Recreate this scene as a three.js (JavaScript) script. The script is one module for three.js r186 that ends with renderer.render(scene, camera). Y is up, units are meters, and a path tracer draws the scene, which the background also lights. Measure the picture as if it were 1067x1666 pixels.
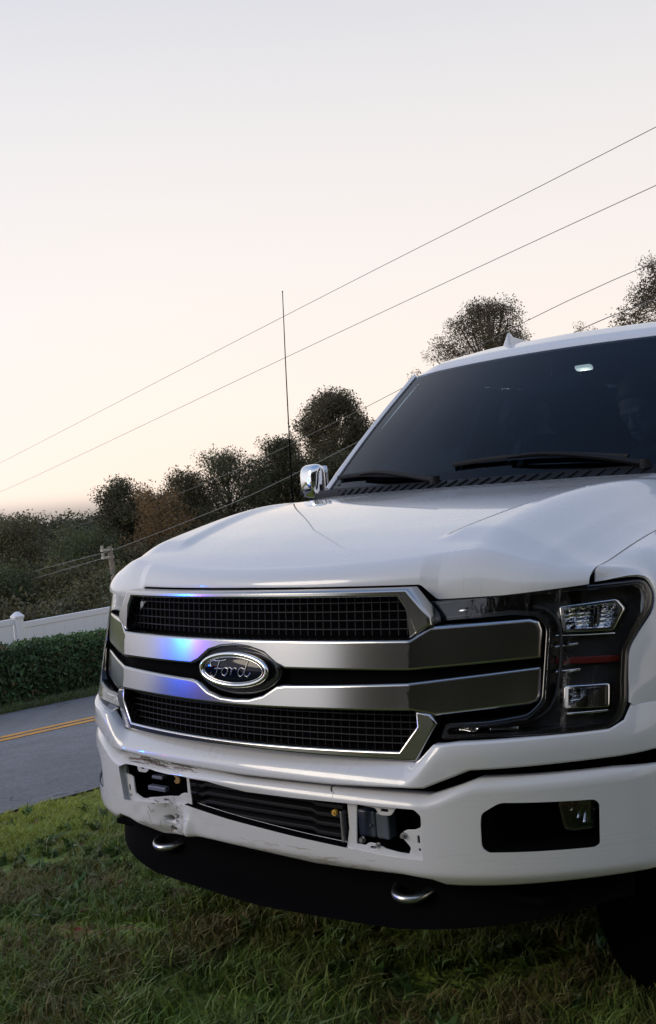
import * as THREE from 'three';
import { mergeGeometries, mergeVertices, toCreasedNormals } from 'three/addons/utils/BufferGeometryUtils.js';
import { RoundedBoxGeometry } from 'three/addons/geometries/RoundedBoxGeometry.js';
import { MarchingCubes } from 'three/addons/objects/MarchingCubes.js';

const clamp = (x, a = 0, b = 1) => Math.min(b, Math.max(a, x));
const sstep = (a, b, x) => { const t = clamp((x - a) / (b - a)); return t * t * (3 - 2 * t); };
const mix = (a, b, t) => a + (b - a) * t;
// ---------------------------------------------------------------- camera, sky, sun, exposure
const scene = new THREE.Scene();
const camera = new THREE.PerspectiveCamera(49.07, 656 / 1024, 0.05, 2000);
camera.position.set(2.0418, 1.3951, 2.0433);
camera.rotation.set(THREE.MathUtils.degToRad(-1.433), THREE.MathUtils.degToRad(39.541), THREE.MathUtils.degToRad(-4.714), 'YXZ');

const sunDir = new THREE.Vector3(-0.55, 0.34, 0.77).normalize();
function skyTexture() {
  const w = 512, h = 256, d = new Float32Array(w * h * 4);
  const sx = sunDir.x / Math.hypot(sunDir.x, sunDir.z), sz = sunDir.z / Math.hypot(sunDir.x, sunDir.z);
  for (let j = 0; j < h; j++) for (let i = 0; i < w; i++) {
    const phi = (i + 0.5) / w * 2 * Math.PI - Math.PI, th = (j + 0.5) / h * Math.PI - Math.PI / 2;
    const y = Math.sin(th), e = Math.max(0, y), c = Math.cos(phi) * sx + Math.sin(phi) * sz;
    const lowAir = Math.exp(-e * 7);
    // grey-blue overhead, pale towards the horizon; opposite the sun a cream band with peach in the lowest air, cooler on the sun's side
    const away = sstep(0.55, -0.15, c), zen = [0.18, 0.295, 0.55], warm = [1.00, 0.955, 0.925], pale = [0.72, 0.725, 0.755], cool = [0.84, 0.865, 0.94], cool2 = [0.68, 0.71, 0.79], peach = [1.05, 0.76, 0.55];
    const k = 1 + 0.10 * (c + 0.4) * Math.exp(-e * 1.2), o = (j * w + i) * 4, up = Math.min(1, e / 0.42), high = sstep(0.25, 0.98, e);
    for (let q = 0; q < 3; q++) {
      let v = mix(mix(cool[q], cool2[q], up), mix(warm[q], pale[q], up), away);
      v = mix(v, zen[q], high);
      v += (peach[q] - v) * lowAir * mix(0.12, 0.60, away);
      v *= mix(1, 0.35, sstep(-0.06, -0.3, y));
      d[o + q] = v * k;
    }
    d[o + 3] = 1;
  }
  const t = new THREE.DataTexture(d, w, h, THREE.RGBAFormat, THREE.FloatType);
  t.mapping = THREE.EquirectangularReflectionMapping;
  t.magFilter = t.minFilter = THREE.LinearFilter;
  t.needsUpdate = true;
  return t;
}
scene.background = skyTexture();
scene.environment = scene.background;
const sun = new THREE.DirectionalLight(0xfff0da, 0.85);
sun.position.copy(sunDir).multiplyScalar(60);
sun.castShadow = true;
sun.shadow.radius = 40;
sun.shadow.mapSize.set(2048, 2048);
Object.assign(sun.shadow.camera, { left: -30, right: 30, top: 30, bottom: -30, near: 1, far: 160 });
scene.add(sun); scene.add(sun.target);

const renderer = new THREE.WebGLRenderer({ antialias: true });
renderer.setSize(656, 1024);
renderer.toneMapping = THREE.LinearToneMapping;
renderer.toneMappingExposure = 1.07;
renderer.outputColorSpace = THREE.SRGBColorSpace;
renderer.shadowMap.enabled = true;
renderer.shadowMap.type = THREE.PCFSoftShadowMap;

// ---------------------------------------------------------------- helpers
const V = (x, y, z) => new THREE.Vector3(x, y, z);
const C = (r, g, b) => new THREE.Color().setRGB(r, g, b);
function rng(seed) { let a = seed >>> 0; return () => { a |= 0; a = a + 0x6D2B79F5 | 0; let t = Math.imul(a ^ a >>> 15, 1 | a); t = t + Math.imul(t ^ t >>> 7, 61 | t) ^ t; return ((t ^ t >>> 14) >>> 0) / 4294967296; }; }
function interp(table, x) {            // piecewise linear table [[x, y], ...]
  if (x <= table[0][0]) return table[0][1];
  for (let i = 1; i < table.length; i++) if (x <= table[i][0]) { const [a, p] = table[i - 1], [b, q] = table[i]; return p + (q - p) * (x - a) / (b - a); }
  return table[table.length - 1][1];
}
function smoothTable(table, x) {       // the same, smooth through the points
  const n = table.length; if (x <= table[0][0]) return table[0][1]; if (x >= table[n - 1][0]) return table[n - 1][1];
  let i = 1; while (x > table[i][0]) i++;
  const s = k => k <= 0 ? (table[1][1] - table[0][1]) / (table[1][0] - table[0][0]) : k >= n - 1 ? (table[n - 1][1] - table[n - 2][1]) / (table[n - 1][0] - table[n - 2][0]) : (table[k + 1][1] - table[k - 1][1]) / (table[k + 1][0] - table[k - 1][0]);
  const [x0, y0] = table[i - 1], [x1, y1] = table[i], d = x1 - x0, t = (x - x0) / d, m0 = s(i - 1) * d, m1 = s(i) * d, t2 = t * t, t3 = t2 * t;
  return (2 * t3 - 3 * t2 + 1) * y0 + (t3 - 2 * t2 + t) * m0 + (-2 * t3 + 3 * t2) * y1 + (t3 - t2) * m1;
}
function hash2(x, y, s) { let h = Math.imul(x, 374761393) + Math.imul(y, 668265263) + Math.imul(s, 2147483647); h = Math.imul(h ^ h >>> 13, 1274126177); return ((h ^ h >>> 16) >>> 0) / 4294967296; }
function vnoise(x, y, s = 1, per = 0) {
  const xi = Math.floor(x), yi = Math.floor(y), fx = x - xi, fy = y - yi, u = fx * fx * (3 - 2 * fx), v = fy * fy * (3 - 2 * fy);
  const W = n => per ? ((n % per) + per) % per : n;
  const a = hash2(W(xi), W(yi), s), b = hash2(W(xi + 1), W(yi), s), c = hash2(W(xi), W(yi + 1), s), d = hash2(W(xi + 1), W(yi + 1), s);
  return a + (b - a) * u + (c - a) * v + (a - b - c + d) * u * v;
}
const names = new Map();
function numbered(n) { const k = names.get(n) || 0; names.set(n, k + 1); return k ? n + '_' + String(k).padStart(3, '0') : n; }
function shadows(o) { o.traverse(m => { if (m.isMesh) { m.castShadow = true; m.receiveShadow = true; } }); return o; }
function mesh(name, geo, mat, parent) { const m = new THREE.Mesh(geo, mat); m.name = name; m.castShadow = m.receiveShadow = true; parent.add(m); return m; }
function group(name, parent) { const g = new THREE.Group(); g.name = name; parent.add(g); return g; }
function tag(o, label, category, grp, kind) { o.userData.label = label; if (category) o.userData.category = category; if (grp) o.userData.group = grp; if (kind) o.userData.kind = kind; return o; }
function thing(name, label, category, grp) { const g = group(numbered(name), scene); return tag(g, label, category, grp); }
function topMesh(name, geo, mat, label, category, grp, kind) { return tag(mesh(numbered(name), geo, mat, scene), label, category, grp, kind); }

function roundPoly(pts, r, n = 4) {    // corners of a polygon replaced by small arcs; r a number or one per corner
  const out = [], N = pts.length;
  for (let i = 0; i < N; i++) {
    const p = pts[i], a = pts[(i + N - 1) % N], b = pts[(i + 1) % N];
    const la = Math.hypot(a[0] - p[0], a[1] - p[1]), lb = Math.hypot(b[0] - p[0], b[1] - p[1]);
    const q = Math.min(Array.isArray(r) ? r[i] : r, la * 0.45, lb * 0.45);
    if (q < 1e-4) { out.push(p); continue; }
    const A = [p[0] + (a[0] - p[0]) * q / la, p[1] + (a[1] - p[1]) * q / la], B = [p[0] + (b[0] - p[0]) * q / lb, p[1] + (b[1] - p[1]) * q / lb];
    for (let k = 0; k <= n; k++) { const t = k / n, s = 1 - t; out.push([s * s * A[0] + 2 * s * t * p[0] + t * t * B[0], s * s * A[1] + 2 * s * t * p[1] + t * t * B[1]]); }
  }
  return out;
}
const mirrorPts = pts => pts.map(([x, y]) => [-x, y]).reverse();
function inset(pts, d) {               // moves every edge of a polygon inwards by d
  const N = pts.length; let area = 0;
  for (let i = 0; i < N; i++) { const [a, b] = pts[i], [c, e] = pts[(i + 1) % N]; area += a * e - c * b; }
  const s = Math.sign(area);
  return pts.map((p, i) => {
    const a = pts[(i + N - 1) % N], b = pts[(i + 1) % N];
    let e1 = [p[0] - a[0], p[1] - a[1]], e2 = [b[0] - p[0], b[1] - p[1]];
    const l1 = Math.hypot(...e1) || 1, l2 = Math.hypot(...e2) || 1; e1 = e1.map(v => v / l1); e2 = e2.map(v => v / l2);
    const n1 = [-e1[1] * s, e1[0] * s], n2 = [-e2[1] * s, e2[0] * s];
    let m = [n1[0] + n2[0], n1[1] + n2[1]]; const q = Math.max(0.35, (m[0] * m[0] + m[1] * m[1]) / 2);
    return [p[0] + m[0] * d / q, p[1] + m[1] * d / q];
  });
}
function tessellate(src, max) {        // records of 6 numbers (place, normal); splits long edges at their middle, neighbours split alike
  for (let pass = 0; pass < 16; pass++) {
    const out = []; let any = false;
    for (let i = 0; i < src.length; i += 3) {
      const p = [src[i], src[i + 1], src[i + 2]];
      const L = [0, 1, 2].map(k => { const a = p[k], b = p[(k + 1) % 3]; return Math.hypot(a[0] - b[0], a[1] - b[1], a[2] - b[2]); });
      const k = L[0] >= L[1] && L[0] >= L[2] ? 0 : L[1] >= L[2] ? 1 : 2;
      if (L[k] <= max) { out.push(...p); continue; }
      any = true;
      const a = p[k], b = p[(k + 1) % 3], c = p[(k + 2) % 3], m = a.map((v, q) => (v + b[q]) / 2);
      out.push(a, m, c, m, b, c);
    }
    src = out; if (!any) break;
  }
  return src;
}
// a flat outline with holes, extruded backwards by depth with bevelled edges, cut fine and carried onto a curved surface by map(a, b, d)
function ext(pts, { holes = [], depth = 0.02, bevel = 0.003, seg = 2, max = 0.05, map = (a, b, d) => [a, b, d], crease = 0.9, uv } = {}) {
  const path = l => l.map(p => new THREE.Vector2(p[0], p[1]));
  const s = new THREE.Shape(path(pts));
  for (const h of holes) s.holes.push(new THREE.Path(path(h)));
  const g = new THREE.ExtrudeGeometry(s, { depth: Math.max(1e-4, depth - 2 * bevel), bevelEnabled: bevel > 0, bevelThickness: bevel, bevelSize: bevel, bevelOffset: -bevel, bevelSegments: seg, curveSegments: 4, steps: 1 });
  const flat = g.index ? g.toNonIndexed() : g, A = flat.attributes.position.array, cap = [], rim = [];
  for (let i = 0; i < A.length; i += 9) {
    const z0 = A[i + 2], level = Math.abs(A[i + 5] - z0) < 1e-7 && Math.abs(A[i + 8] - z0) < 1e-7;
    (level ? cap : rim).push(...A.slice(i, i + 9));
  }
  const rg = new THREE.BufferGeometry(); rg.setAttribute('position', new THREE.Float32BufferAttribute(rim, 3));
  rg.scale(200, 200, 200); const rn = toCreasedNormals(rg, crease); rn.scale(0.005, 0.005, 0.005); const RP = rn.attributes.position.array, RN_ = rn.attributes.normal.array, rec = [];
  for (let i = 0; i < cap.length; i += 9) {
    const nz = (cap[i + 3] - cap[i]) * (cap[i + 7] - cap[i + 1]) - (cap[i + 4] - cap[i + 1]) * (cap[i + 6] - cap[i]) > 0 ? 1 : -1;
    for (let k = 0; k < 9; k += 3) rec.push([cap[i + k], cap[i + k + 1], cap[i + k + 2], 0, 0, nz]);
  }
  for (let i = 0; i < RP.length; i += 3) rec.push([RP[i], RP[i + 1], RP[i + 2], RN_[i], RN_[i + 1], RN_[i + 2]]);
  const P = tessellate(rec, max), n = P.length, o = new Float32Array(n * 3), N = new Float32Array(n * 3), u = new Float32Array(n * 2), e = 4e-4;
  for (let i = 0; i < n; i++) {
    const [a, b, zz, na, nb, nd] = P[i], d = zz - (depth - bevel);    // d is 0 at the front face
    const q = map(a, b, d), D = (f, g2) => { const x = f(), y = g2(); return [(x[0] - y[0]) / (2 * e), (x[1] - y[1]) / (2 * e), (x[2] - y[2]) / (2 * e)]; };
    const J0 = D(() => map(a + e, b, d), () => map(a - e, b, d)), J1 = D(() => map(a, b + e, d), () => map(a, b - e, d)), J2 = D(() => map(a, b, d + e), () => map(a, b, d - e));
    const X = (p, r) => [p[1] * r[2] - p[2] * r[1], p[2] * r[0] - p[0] * r[2], p[0] * r[1] - p[1] * r[0]];
    const c0 = X(J1, J2), c1 = X(J2, J0), c2 = X(J0, J1), det = J0[0] * c0[0] + J0[1] * c0[1] + J0[2] * c0[2], sg = det < 0 ? -1 : 1;
    let nx = sg * (na * c0[0] + nb * c1[0] + nd * c2[0]), ny = sg * (na * c0[1] + nb * c1[1] + nd * c2[1]), nz = sg * (na * c0[2] + nb * c1[2] + nd * c2[2]); const l = Math.hypot(nx, ny, nz) || 1;
    o.set(q, i * 3); N.set([nx / l, ny / l, nz / l], i * 3); u.set(uv ? uv(a, b, d) : [a, b], i * 2);
    P[i].det = det;
  }
  for (let i = 0; i < n; i += 3) if (P[i].det < 0) for (const [arr, w] of [[o, 3], [N, 3], [u, 2]]) for (let k = 0; k < w; k++) { const x = (i + 1) * w + k, y = (i + 2) * w + k, t = arr[x]; arr[x] = arr[y]; arr[y] = t; }
  const out = new THREE.BufferGeometry();
  out.setAttribute('position', new THREE.BufferAttribute(o, 3)); out.setAttribute('normal', new THREE.BufferAttribute(N, 3)); out.setAttribute('uv', new THREE.BufferAttribute(u, 2));
  return out;
}
// a curved sheet P(u, v) with real thickness t, closed round its edges
function slab(P, nu, nv, t, { flip = false, crease = 0.7 } = {}) {
  const G = [], N = [], e = 1e-3;
  for (let j = 0; j <= nv; j++) for (let i = 0; i <= nu; i++) {
    const u = i / nu, v = j / nv, p = V(...P(u, v));
    const a = V(...P(Math.min(1, u + e), v)).sub(V(...P(Math.max(0, u - e), v))), b = V(...P(u, Math.min(1, v + e))).sub(V(...P(u, Math.max(0, v - e))));
    const n = a.cross(b).normalize(); if (flip) n.negate();
    G.push(p); N.push(n);
  }
  const pos = [], nor = [], uv = [], back = G.map((p, i) => p.clone().addScaledVector(N[i], -t)), W = nu + 1;
  const tri = (P3, N3) => { const o = flip ? [0, 2, 1] : [0, 1, 2]; for (const k of o) { const q = P3[k], m = N3[k]; pos.push(q.x, q.y, q.z); nor.push(m.x, m.y, m.z); uv.push(q.x, q.z); } };
  const NB = N.map(n => n.clone().negate());
  for (let j = 0; j < nv; j++) for (let i = 0; i < nu; i++) {
    const a = j * W + i, b = a + 1, c = a + W, d = c + 1;
    tri([G[a], G[b], G[d]], [N[a], N[b], N[d]]); tri([G[a], G[d], G[c]], [N[a], N[d], N[c]]);
    tri([back[a], back[d], back[b]], [NB[a], NB[d], NB[b]]); tri([back[a], back[c], back[d]], [NB[a], NB[c], NB[d]]);
  }
  const edge = (a, b) => { const m = back[a].clone().sub(G[a]).cross(G[b].clone().sub(G[a])).normalize(); if (flip) m.negate(); tri([G[a], back[a], back[b]], [m, m, m]); tri([G[a], back[b], G[b]], [m, m, m]); };
  for (let i = 0; i < nu; i++) { edge(i, i + 1); edge(nv * W + i + 1, nv * W + i); }
  for (let j = 0; j < nv; j++) { edge((j + 1) * W, j * W); edge(j * W + nu, (j + 1) * W + nu); }
  const g = new THREE.BufferGeometry();
  g.setAttribute('position', new THREE.Float32BufferAttribute(pos, 3));
  g.setAttribute('normal', new THREE.Float32BufferAttribute(nor, 3));
  g.setAttribute('uv', new THREE.Float32BufferAttribute(uv, 2));
  return g;
}
function sheet(P, nu, nv) {           // a single curved pane of glass
  const pos = [], uv = [], idx = []; for (let j = 0; j <= nv; j++) for (let i = 0; i <= nu; i++) { pos.push(...P(i / nu, j / nv)); uv.push(i / nu, j / nv); if (i && j) { const d = j * (nu + 1) + i, c = d - 1, b = d - nu - 1, a = b - 1; idx.push(a, b, d, a, d, c); } }
  const g = new THREE.BufferGeometry(); g.setAttribute('position', new THREE.Float32BufferAttribute(pos, 3)); g.setAttribute('uv', new THREE.Float32BufferAttribute(uv, 2)); g.setIndex(idx); g.computeVertexNormals(); return g;
}
function mirrorX(geo) {
  const g = (geo.index ? geo.toNonIndexed() : geo.clone()), p = g.attributes.position, n = g.attributes.normal, u = g.attributes.uv;
  for (let i = 0; i < p.count; i++) { p.setX(i, -p.getX(i)); if (n) n.setX(i, -n.getX(i)); }
  for (const at of [p, n, u]) if (at) for (let i = 0; i < at.count; i += 3) for (let k = 0; k < at.itemSize; k++) { const A = at.array, a = (i + 1) * at.itemSize + k, b = (i + 2) * at.itemSize + k, t = A[a]; A[a] = A[b]; A[b] = t; }
  return g;
}
function gridRows(rows, n) {           // smooth surface through rows of points (all rows equally long): returns P(u, v), u along a row
  const curves = rows.map(r => new THREE.CatmullRomCurve3(r.map(p => V(...p)), false, 'centripetal'));
  return (u, v) => {
    const pts = curves.map(c => c.getPoint(clamp(u)));
    const q = new THREE.CatmullRomCurve3(pts, false, 'centripetal').getPoint(clamp(v));
    return [q.x, q.y, q.z];
  };
}
function tube(pts, r, seg = 24, rad = 8, closed = false) { return new THREE.TubeGeometry(new THREE.CatmullRomCurve3(pts.map(p => V(...p)), closed, 'centripetal'), seg, r, rad, closed); }
function tapered(pts, r0, r1, seg, rad) {
  const c = new THREE.CatmullRomCurve3(pts.map(p => V(...p))), g = new THREE.TubeGeometry(c, seg, 1, rad, false), p = g.attributes.position;
  for (let i = 0; i <= seg; i++) { const o = c.getPointAt(i / seg), r = mix(r0, r1, i / seg); for (let k = 0; k <= rad; k++) { const j = i * (rad + 1) + k; p.setXYZ(j, o.x + (p.getX(j) - o.x) * r, o.y + (p.getY(j) - o.y) * r, o.z + (p.getZ(j) - o.z) * r); } }
  g.computeVertexNormals(); return g;
}
function box(w, h, d, x, y, z, r = 0.006) { const g = new RoundedBoxGeometry(w, h, d, 2, Math.min(r, w / 2.2, h / 2.2, d / 2.2)); g.translate(x, y, z); return g; }
function cyl(r, h, x, y, z, axis = 'y', n = 20, r2 = r) { const g = new THREE.CylinderGeometry(r2, r, h, n); if (axis === 'x') g.rotateZ(Math.PI / 2); if (axis === 'z') g.rotateX(Math.PI / 2); g.translate(x, y, z); return g; }
function join(list) { return mergeGeometries(list.map(g => { const q = g.index ? g.toNonIndexed() : g; for (const k of Object.keys(q.attributes)) if (!['position', 'normal', 'uv'].includes(k)) q.deleteAttribute(k); if (!q.attributes.uv) q.setAttribute('uv', new THREE.Float32BufferAttribute(new Float32Array(q.attributes.position.count * 2), 2)); return q; })); }

// ---------------------------------------------------------------- textures and materials
function dataTex(size, fn, srgb, repeat = 1) {
  const d = new Uint8Array(size * size * 4);
  for (let j = 0; j < size; j++) for (let i = 0; i < size; i++) { const c = fn(i / size, j / size), o = (j * size + i) * 4; for (let k = 0; k < 3; k++) d[o + k] = clamp(c[k]) * 255; d[o + 3] = 255; }
  const t = new THREE.DataTexture(d, size, size); t.wrapS = t.wrapT = THREE.RepeatWrapping; t.magFilter = THREE.LinearFilter; t.minFilter = THREE.LinearMipmapLinearFilter; t.generateMipmaps = true;
  if (srgb) t.colorSpace = THREE.SRGBColorSpace; t.repeat.set(repeat, repeat); t.needsUpdate = true; return t;
}
const std = (c, r, m = 0, o = {}) => new THREE.MeshStandardMaterial({ color: c, roughness: r, metalness: m, ...o });
const phys = (c, r, m = 0, o = {}) => new THREE.MeshPhysicalMaterial({ color: c, roughness: r, metalness: m, ...o });
const grime = dataTex(512, (u, v) => { const n = 0.6 * vnoise(u * 8, v * 8, 3, 8) + 0.3 * vnoise(u * 32, v * 32, 4, 32) + 0.1 * vnoise(u * 128, v * 128, 5, 128); return [n, n, n]; }, false, 1.3);
const paintRough = dataTex(512, (u, v) => { const n = 0.22 + 0.2 * (0.6 * vnoise(u * 8, v * 8, 13, 8) + 0.4 * vnoise(u * 64, v * 64, 14, 64)); return [0, n, 0]; }, false, 1.1);
const fineBump = dataTex(512, (u, v) => { const n = 0.5 * vnoise(u * 128, v * 128, 6, 128) + 0.5 * vnoise(u * 256, v * 256, 7, 256); return [n, n, n]; }, false, 2);
const M = {
  paint: phys(C(0.70, 0.70, 0.70), 1, 0, { roughnessMap: paintRough, clearcoat: 1, clearcoatRoughness: 0.03 }),
  satin: std(C(0.46, 0.455, 0.45), 0.18, 1, { }),
  satinEdge: std(C(0.78, 0.78, 0.78), 0.16, 1),
  chrome: std(C(0.86, 0.86, 0.86), 0.06, 1),
  dullMetal: std(C(0.42, 0.41, 0.40), 0.42, 1, { roughnessMap: null }),
  black: phys(C(0.003, 0.003, 0.0033), 0.85, 0, { specularIntensity: 0.08 }),
  trim: phys(C(0.009, 0.009, 0.010), 0.55, 0, { specularIntensity: 0.5, bumpMap: fineBump, bumpScale: 0.0004 }),
  gloss: phys(C(0.006, 0.006, 0.007), 0.2, 0, { clearcoat: 1, clearcoatRoughness: 0.02 }),
  housing: std(C(0.028, 0.028, 0.030), 0.34),
  reflector: std(C(0.75, 0.75, 0.76), 0.1, 1),
  lens: phys(C(0.93, 0.94, 0.95), 0.02, 0, { transmission: 1, thickness: 0, ior: 1.5 }),
  milky: phys(C(0.72, 0.73, 0.74), 0.25, 0, { clearcoat: 0.6 }),
  amber: phys(C(0.55, 0.24, 0.02), 0.3, 0, { clearcoat: 0.5 }),
  redLens: phys(C(0.15, 0.012, 0.008), 0.3),
  windscreen: phys(C(0.14, 0.225, 0.34), 0.0, 0, { transmission: 1, thickness: 0, ior: 1.33, side: THREE.DoubleSide }),
  tint: phys(C(0.13, 0.15, 0.17), 0.0, 0, { transmission: 1, thickness: 0, ior: 1.52 }),
  rubber: std(C(0.018, 0.018, 0.018), 0.85, 0, { bumpMap: fineBump, bumpScale: 0.001 }),
  cabin: std(C(0.022, 0.023, 0.025), 0.7, 0, { bumpMap: fineBump, bumpScale: 0.0006 }),
  headliner: std(C(0.16, 0.155, 0.145), 0.95),
  seat: std(C(0.03, 0.03, 0.032), 0.6),
  module: phys(C(0.10, 0.115, 0.14), 0.35, 0, { clearcoat: 0.2 }),
};
// ---------------------------------------------------------------- ground and road
const SLOPE = Math.tan(THREE.MathUtils.degToRad(6));
function ground(x, z) {                // level under the truck, falling away towards the road and beyond it, level again far off
  const u = -0.966 * x - 0.259 * z - 1.0;
  const soft = u > 8 ? u : 0.25 * Math.log(1 + Math.exp(u / 0.25));
  return -SLOPE * 160 * (1 - Math.exp(-soft / 160));
}
const RD = [0.1045, -0.9945], RN = [0.9945, 0.1045], RC = [-6.7, -4.3];      // road direction, its right-hand normal, a point of its middle
const onRoad = (s, n) => [RC[0] + RD[0] * s + RN[0] * n, RC[1] + RD[1] * s + RN[1] * n];
const roadCoord = (x, z) => [(x - RC[0]) * RD[0] + (z - RC[1]) * RD[1], (x - RC[0]) * RN[0] + (z - RC[1]) * RN[1]];
const NEAR = 3.65, FAR = -2.52;
const edgeWobble = (s, k) => 0.05 * (vnoise(s * 1.3, k, 21) - 0.5) + 0.03 * (vnoise(s * 6, k, 22) - 0.5);

const soilTex = dataTex(1024, (u, v) => {
  const a = vnoise(u * 6, v * 6, 31, 6), b = vnoise(u * 26, v * 26, 32, 26), c = vnoise(u * 150, v * 150, 33, 150), d = vnoise(u * 420, v * 420, 34, 420);
  const t = 0.35 * a + 0.3 * b + 0.35 * c, brown = sstep(0.45, 0.62, 0.5 * vnoise(u * 9, v * 9, 35, 9) + 0.5 * vnoise(u * 60, v * 60, 36, 60));
  const g = [0.33 + 0.16 * t, 0.39 + 0.20 * t, 0.13 + 0.07 * t], s = [0.37 + 0.16 * t, 0.30 + 0.12 * t, 0.16 + 0.07 * t], m = 0.72 + 0.5 * d;
  return [0, 1, 2].map(k => (g[k] * (1 - brown) + s[k] * brown) * m);
}, true);
const soilBump = dataTex(512, (u, v) => { const n = 0.5 * vnoise(u * 60, v * 60, 41, 60) + 0.5 * vnoise(u * 200, v * 200, 42, 200); return [n, n, n]; }, false);
const groundMat = std(0xffffff, 0.95, 0, { map: soilTex, bumpMap: soilBump, bumpScale: 0.02 });
{
  const ax = []; for (let i = -60; i <= 60; i++) { const t = i / 60; ax.push(Math.sign(t) * (Math.abs(t) * 9 + Math.pow(Math.abs(t), 5) * 700)); }
  const n = ax.length, pos = [], uv = [], idx = [];
  for (const z of ax) for (const x of ax) { const X = x - 3, Z = z - 2; pos.push(X, ground(X, Z), Z); uv.push(X / 2.3, Z / 2.3); }
  for (let j = 0; j < n - 1; j++) for (let i = 0; i < n - 1; i++) { const a = j * n + i; idx.push(a, a + n, a + 1, a + 1, a + n, a + n + 1); }
  const g = new THREE.BufferGeometry(); g.setAttribute('position', new THREE.Float32BufferAttribute(pos, 3)); g.setAttribute('uv', new THREE.Float32BufferAttribute(uv, 2)); g.setIndex(idx); g.computeVertexNormals();
  topMesh('ground', g, groundMat, 'grassy ground sloping down from the parked truck to the road', 'ground', null, 'structure');
}
function strip(n0, n1, s0, s1, ds, lift, wob) {
  const pos = [], uv = [], idx = [], cross = Math.max(1, Math.round(Math.abs(n1 - n0) / 0.5)); let r = 0;
  for (let s = s0; s <= s1 + 1e-6; s += ds, r++) for (let k = 0; k <= cross; k++) {
    const a = n0 + (wob ? edgeWobble(s, 1) : 0), b = n1 + (wob ? edgeWobble(s, 5) : 0), q = mix(a, b, k / cross), [x, z] = onRoad(s, q);
    pos.push(x, ground(x, z) + lift, z); uv.push(q, s);
    if (r && k) { const i = r * (cross + 1) + k, j = i - cross - 1; idx.push(j - 1, j, i, j - 1, i, i - 1); }
  }
  const g = new THREE.BufferGeometry(); g.setAttribute('position', new THREE.Float32BufferAttribute(pos, 3)); g.setAttribute('uv', new THREE.Float32BufferAttribute(uv, 2)); g.setIndex(idx); g.computeVertexNormals(); return g;
}
const asphaltTex = dataTex(1024, (u, v) => {
  const a = vnoise(u * 5, v * 5, 51, 5), b = vnoise(u * 40, v * 40, 52, 40), c = vnoise(u * 500, v * 500, 53, 500), ck = Math.min(Math.abs(vnoise(u * 4 + 0.6 * b, v * 7, 55, 0) - 0.5), Math.abs(vnoise(u * 9 + 0.3 * b, v * 3, 56, 0) - 0.62)), crack = sstep(0.007, 0.002, ck) * sstep(0.45, 0.6, vnoise(u * 3, v * 3, 57, 3)), t = (0.425 + 0.09 * (a - 0.5) + 0.05 * (b - 0.5) + 0.12 * (c - 0.5)) * (1 - 0.4 * crack);
  return [t, t * 1.01, t * 1.045];
}, true); asphaltTex.repeat.set(1 / 6.4, 1 / 6.4);
const asphaltBump = dataTex(512, (u, v) => { const n = vnoise(u * 170, v * 170, 54, 170); return [n, n, n]; }, false); asphaltBump.repeat.set(1, 1);
const road = topMesh('road', strip(FAR, NEAR, -70, 70, 0.5, 0.012, true), std(0xffffff, 0.72, 0, { map: asphaltTex, bumpMap: asphaltBump, bumpScale: 0.003 }), 'grey two-lane asphalt road with a double yellow centre line', 'road', null, 'structure');
const lineTex = dataTex(512, (u, v) => { const w = vnoise(u * 90, v * 90, 61, 90) * 0.6 + vnoise(u * 12, v * 12, 62, 12) * 0.4, k = sstep(0.70, 0.80, w); return [mix(0.86, 0.42, k), mix(0.60, 0.42, k), mix(0.16, 0.42, k)]; }, true);
for (const n of [-0.19, 0.05]) mesh('centre_line', strip(n, n + 0.14, -70, 70, 0.5, 0.0165, false), std(0xffffff, 0.7, 0, { map: lineTex }), road);

// ---------------------------------------------------------------- grass
function tuftGeo(seed, blades, hMin, hMax, spread, wide = 1) {
  const R = rng(seed), pos = [], nor = [], uv = [];
  for (let b = 0; b < blades; b++) {
    const h = mix(hMin, hMax, R()), a = R() * 6.283, w = mix(0.0018, 0.0036, R()) * wide, lean = mix(0.25, 1.15, R() * R() + 0.15) * h, ox = (R() - 0.5) * spread, oz = (R() - 0.5) * spread, ca = Math.cos(a), sa = Math.sin(a), tw = R() * 6.283, wx = Math.cos(tw) * w, wz = Math.sin(tw) * w;
    const P = t => [ox + ca * lean * t * t, h * (t - 0.28 * t * t * t), oz + sa * lean * t * t];
    const p0 = P(0), p1 = P(0.5), p2 = P(1);
    const A = [p0[0] - wx, p0[1], p0[2] - wz], B = [p0[0] + wx, p0[1], p0[2] + wz], Cc = [p1[0] - wx * 0.85, p1[1], p1[2] - wz * 0.85], D = [p1[0] + wx * 0.85, p1[1], p1[2] + wz * 0.85];
    pos.push(...A, ...B, ...D, ...A, ...D, ...Cc, ...Cc, ...D, ...p2);
  }
  const g = new THREE.BufferGeometry(); g.setAttribute('position', new THREE.Float32BufferAttribute(pos, 3)); g.computeVertexNormals(); return g;
}
const grassMat = phys(0xffffff, 0.7, 0, { transmission: 0.25, thickness: 0, side: THREE.DoubleSide });
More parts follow.
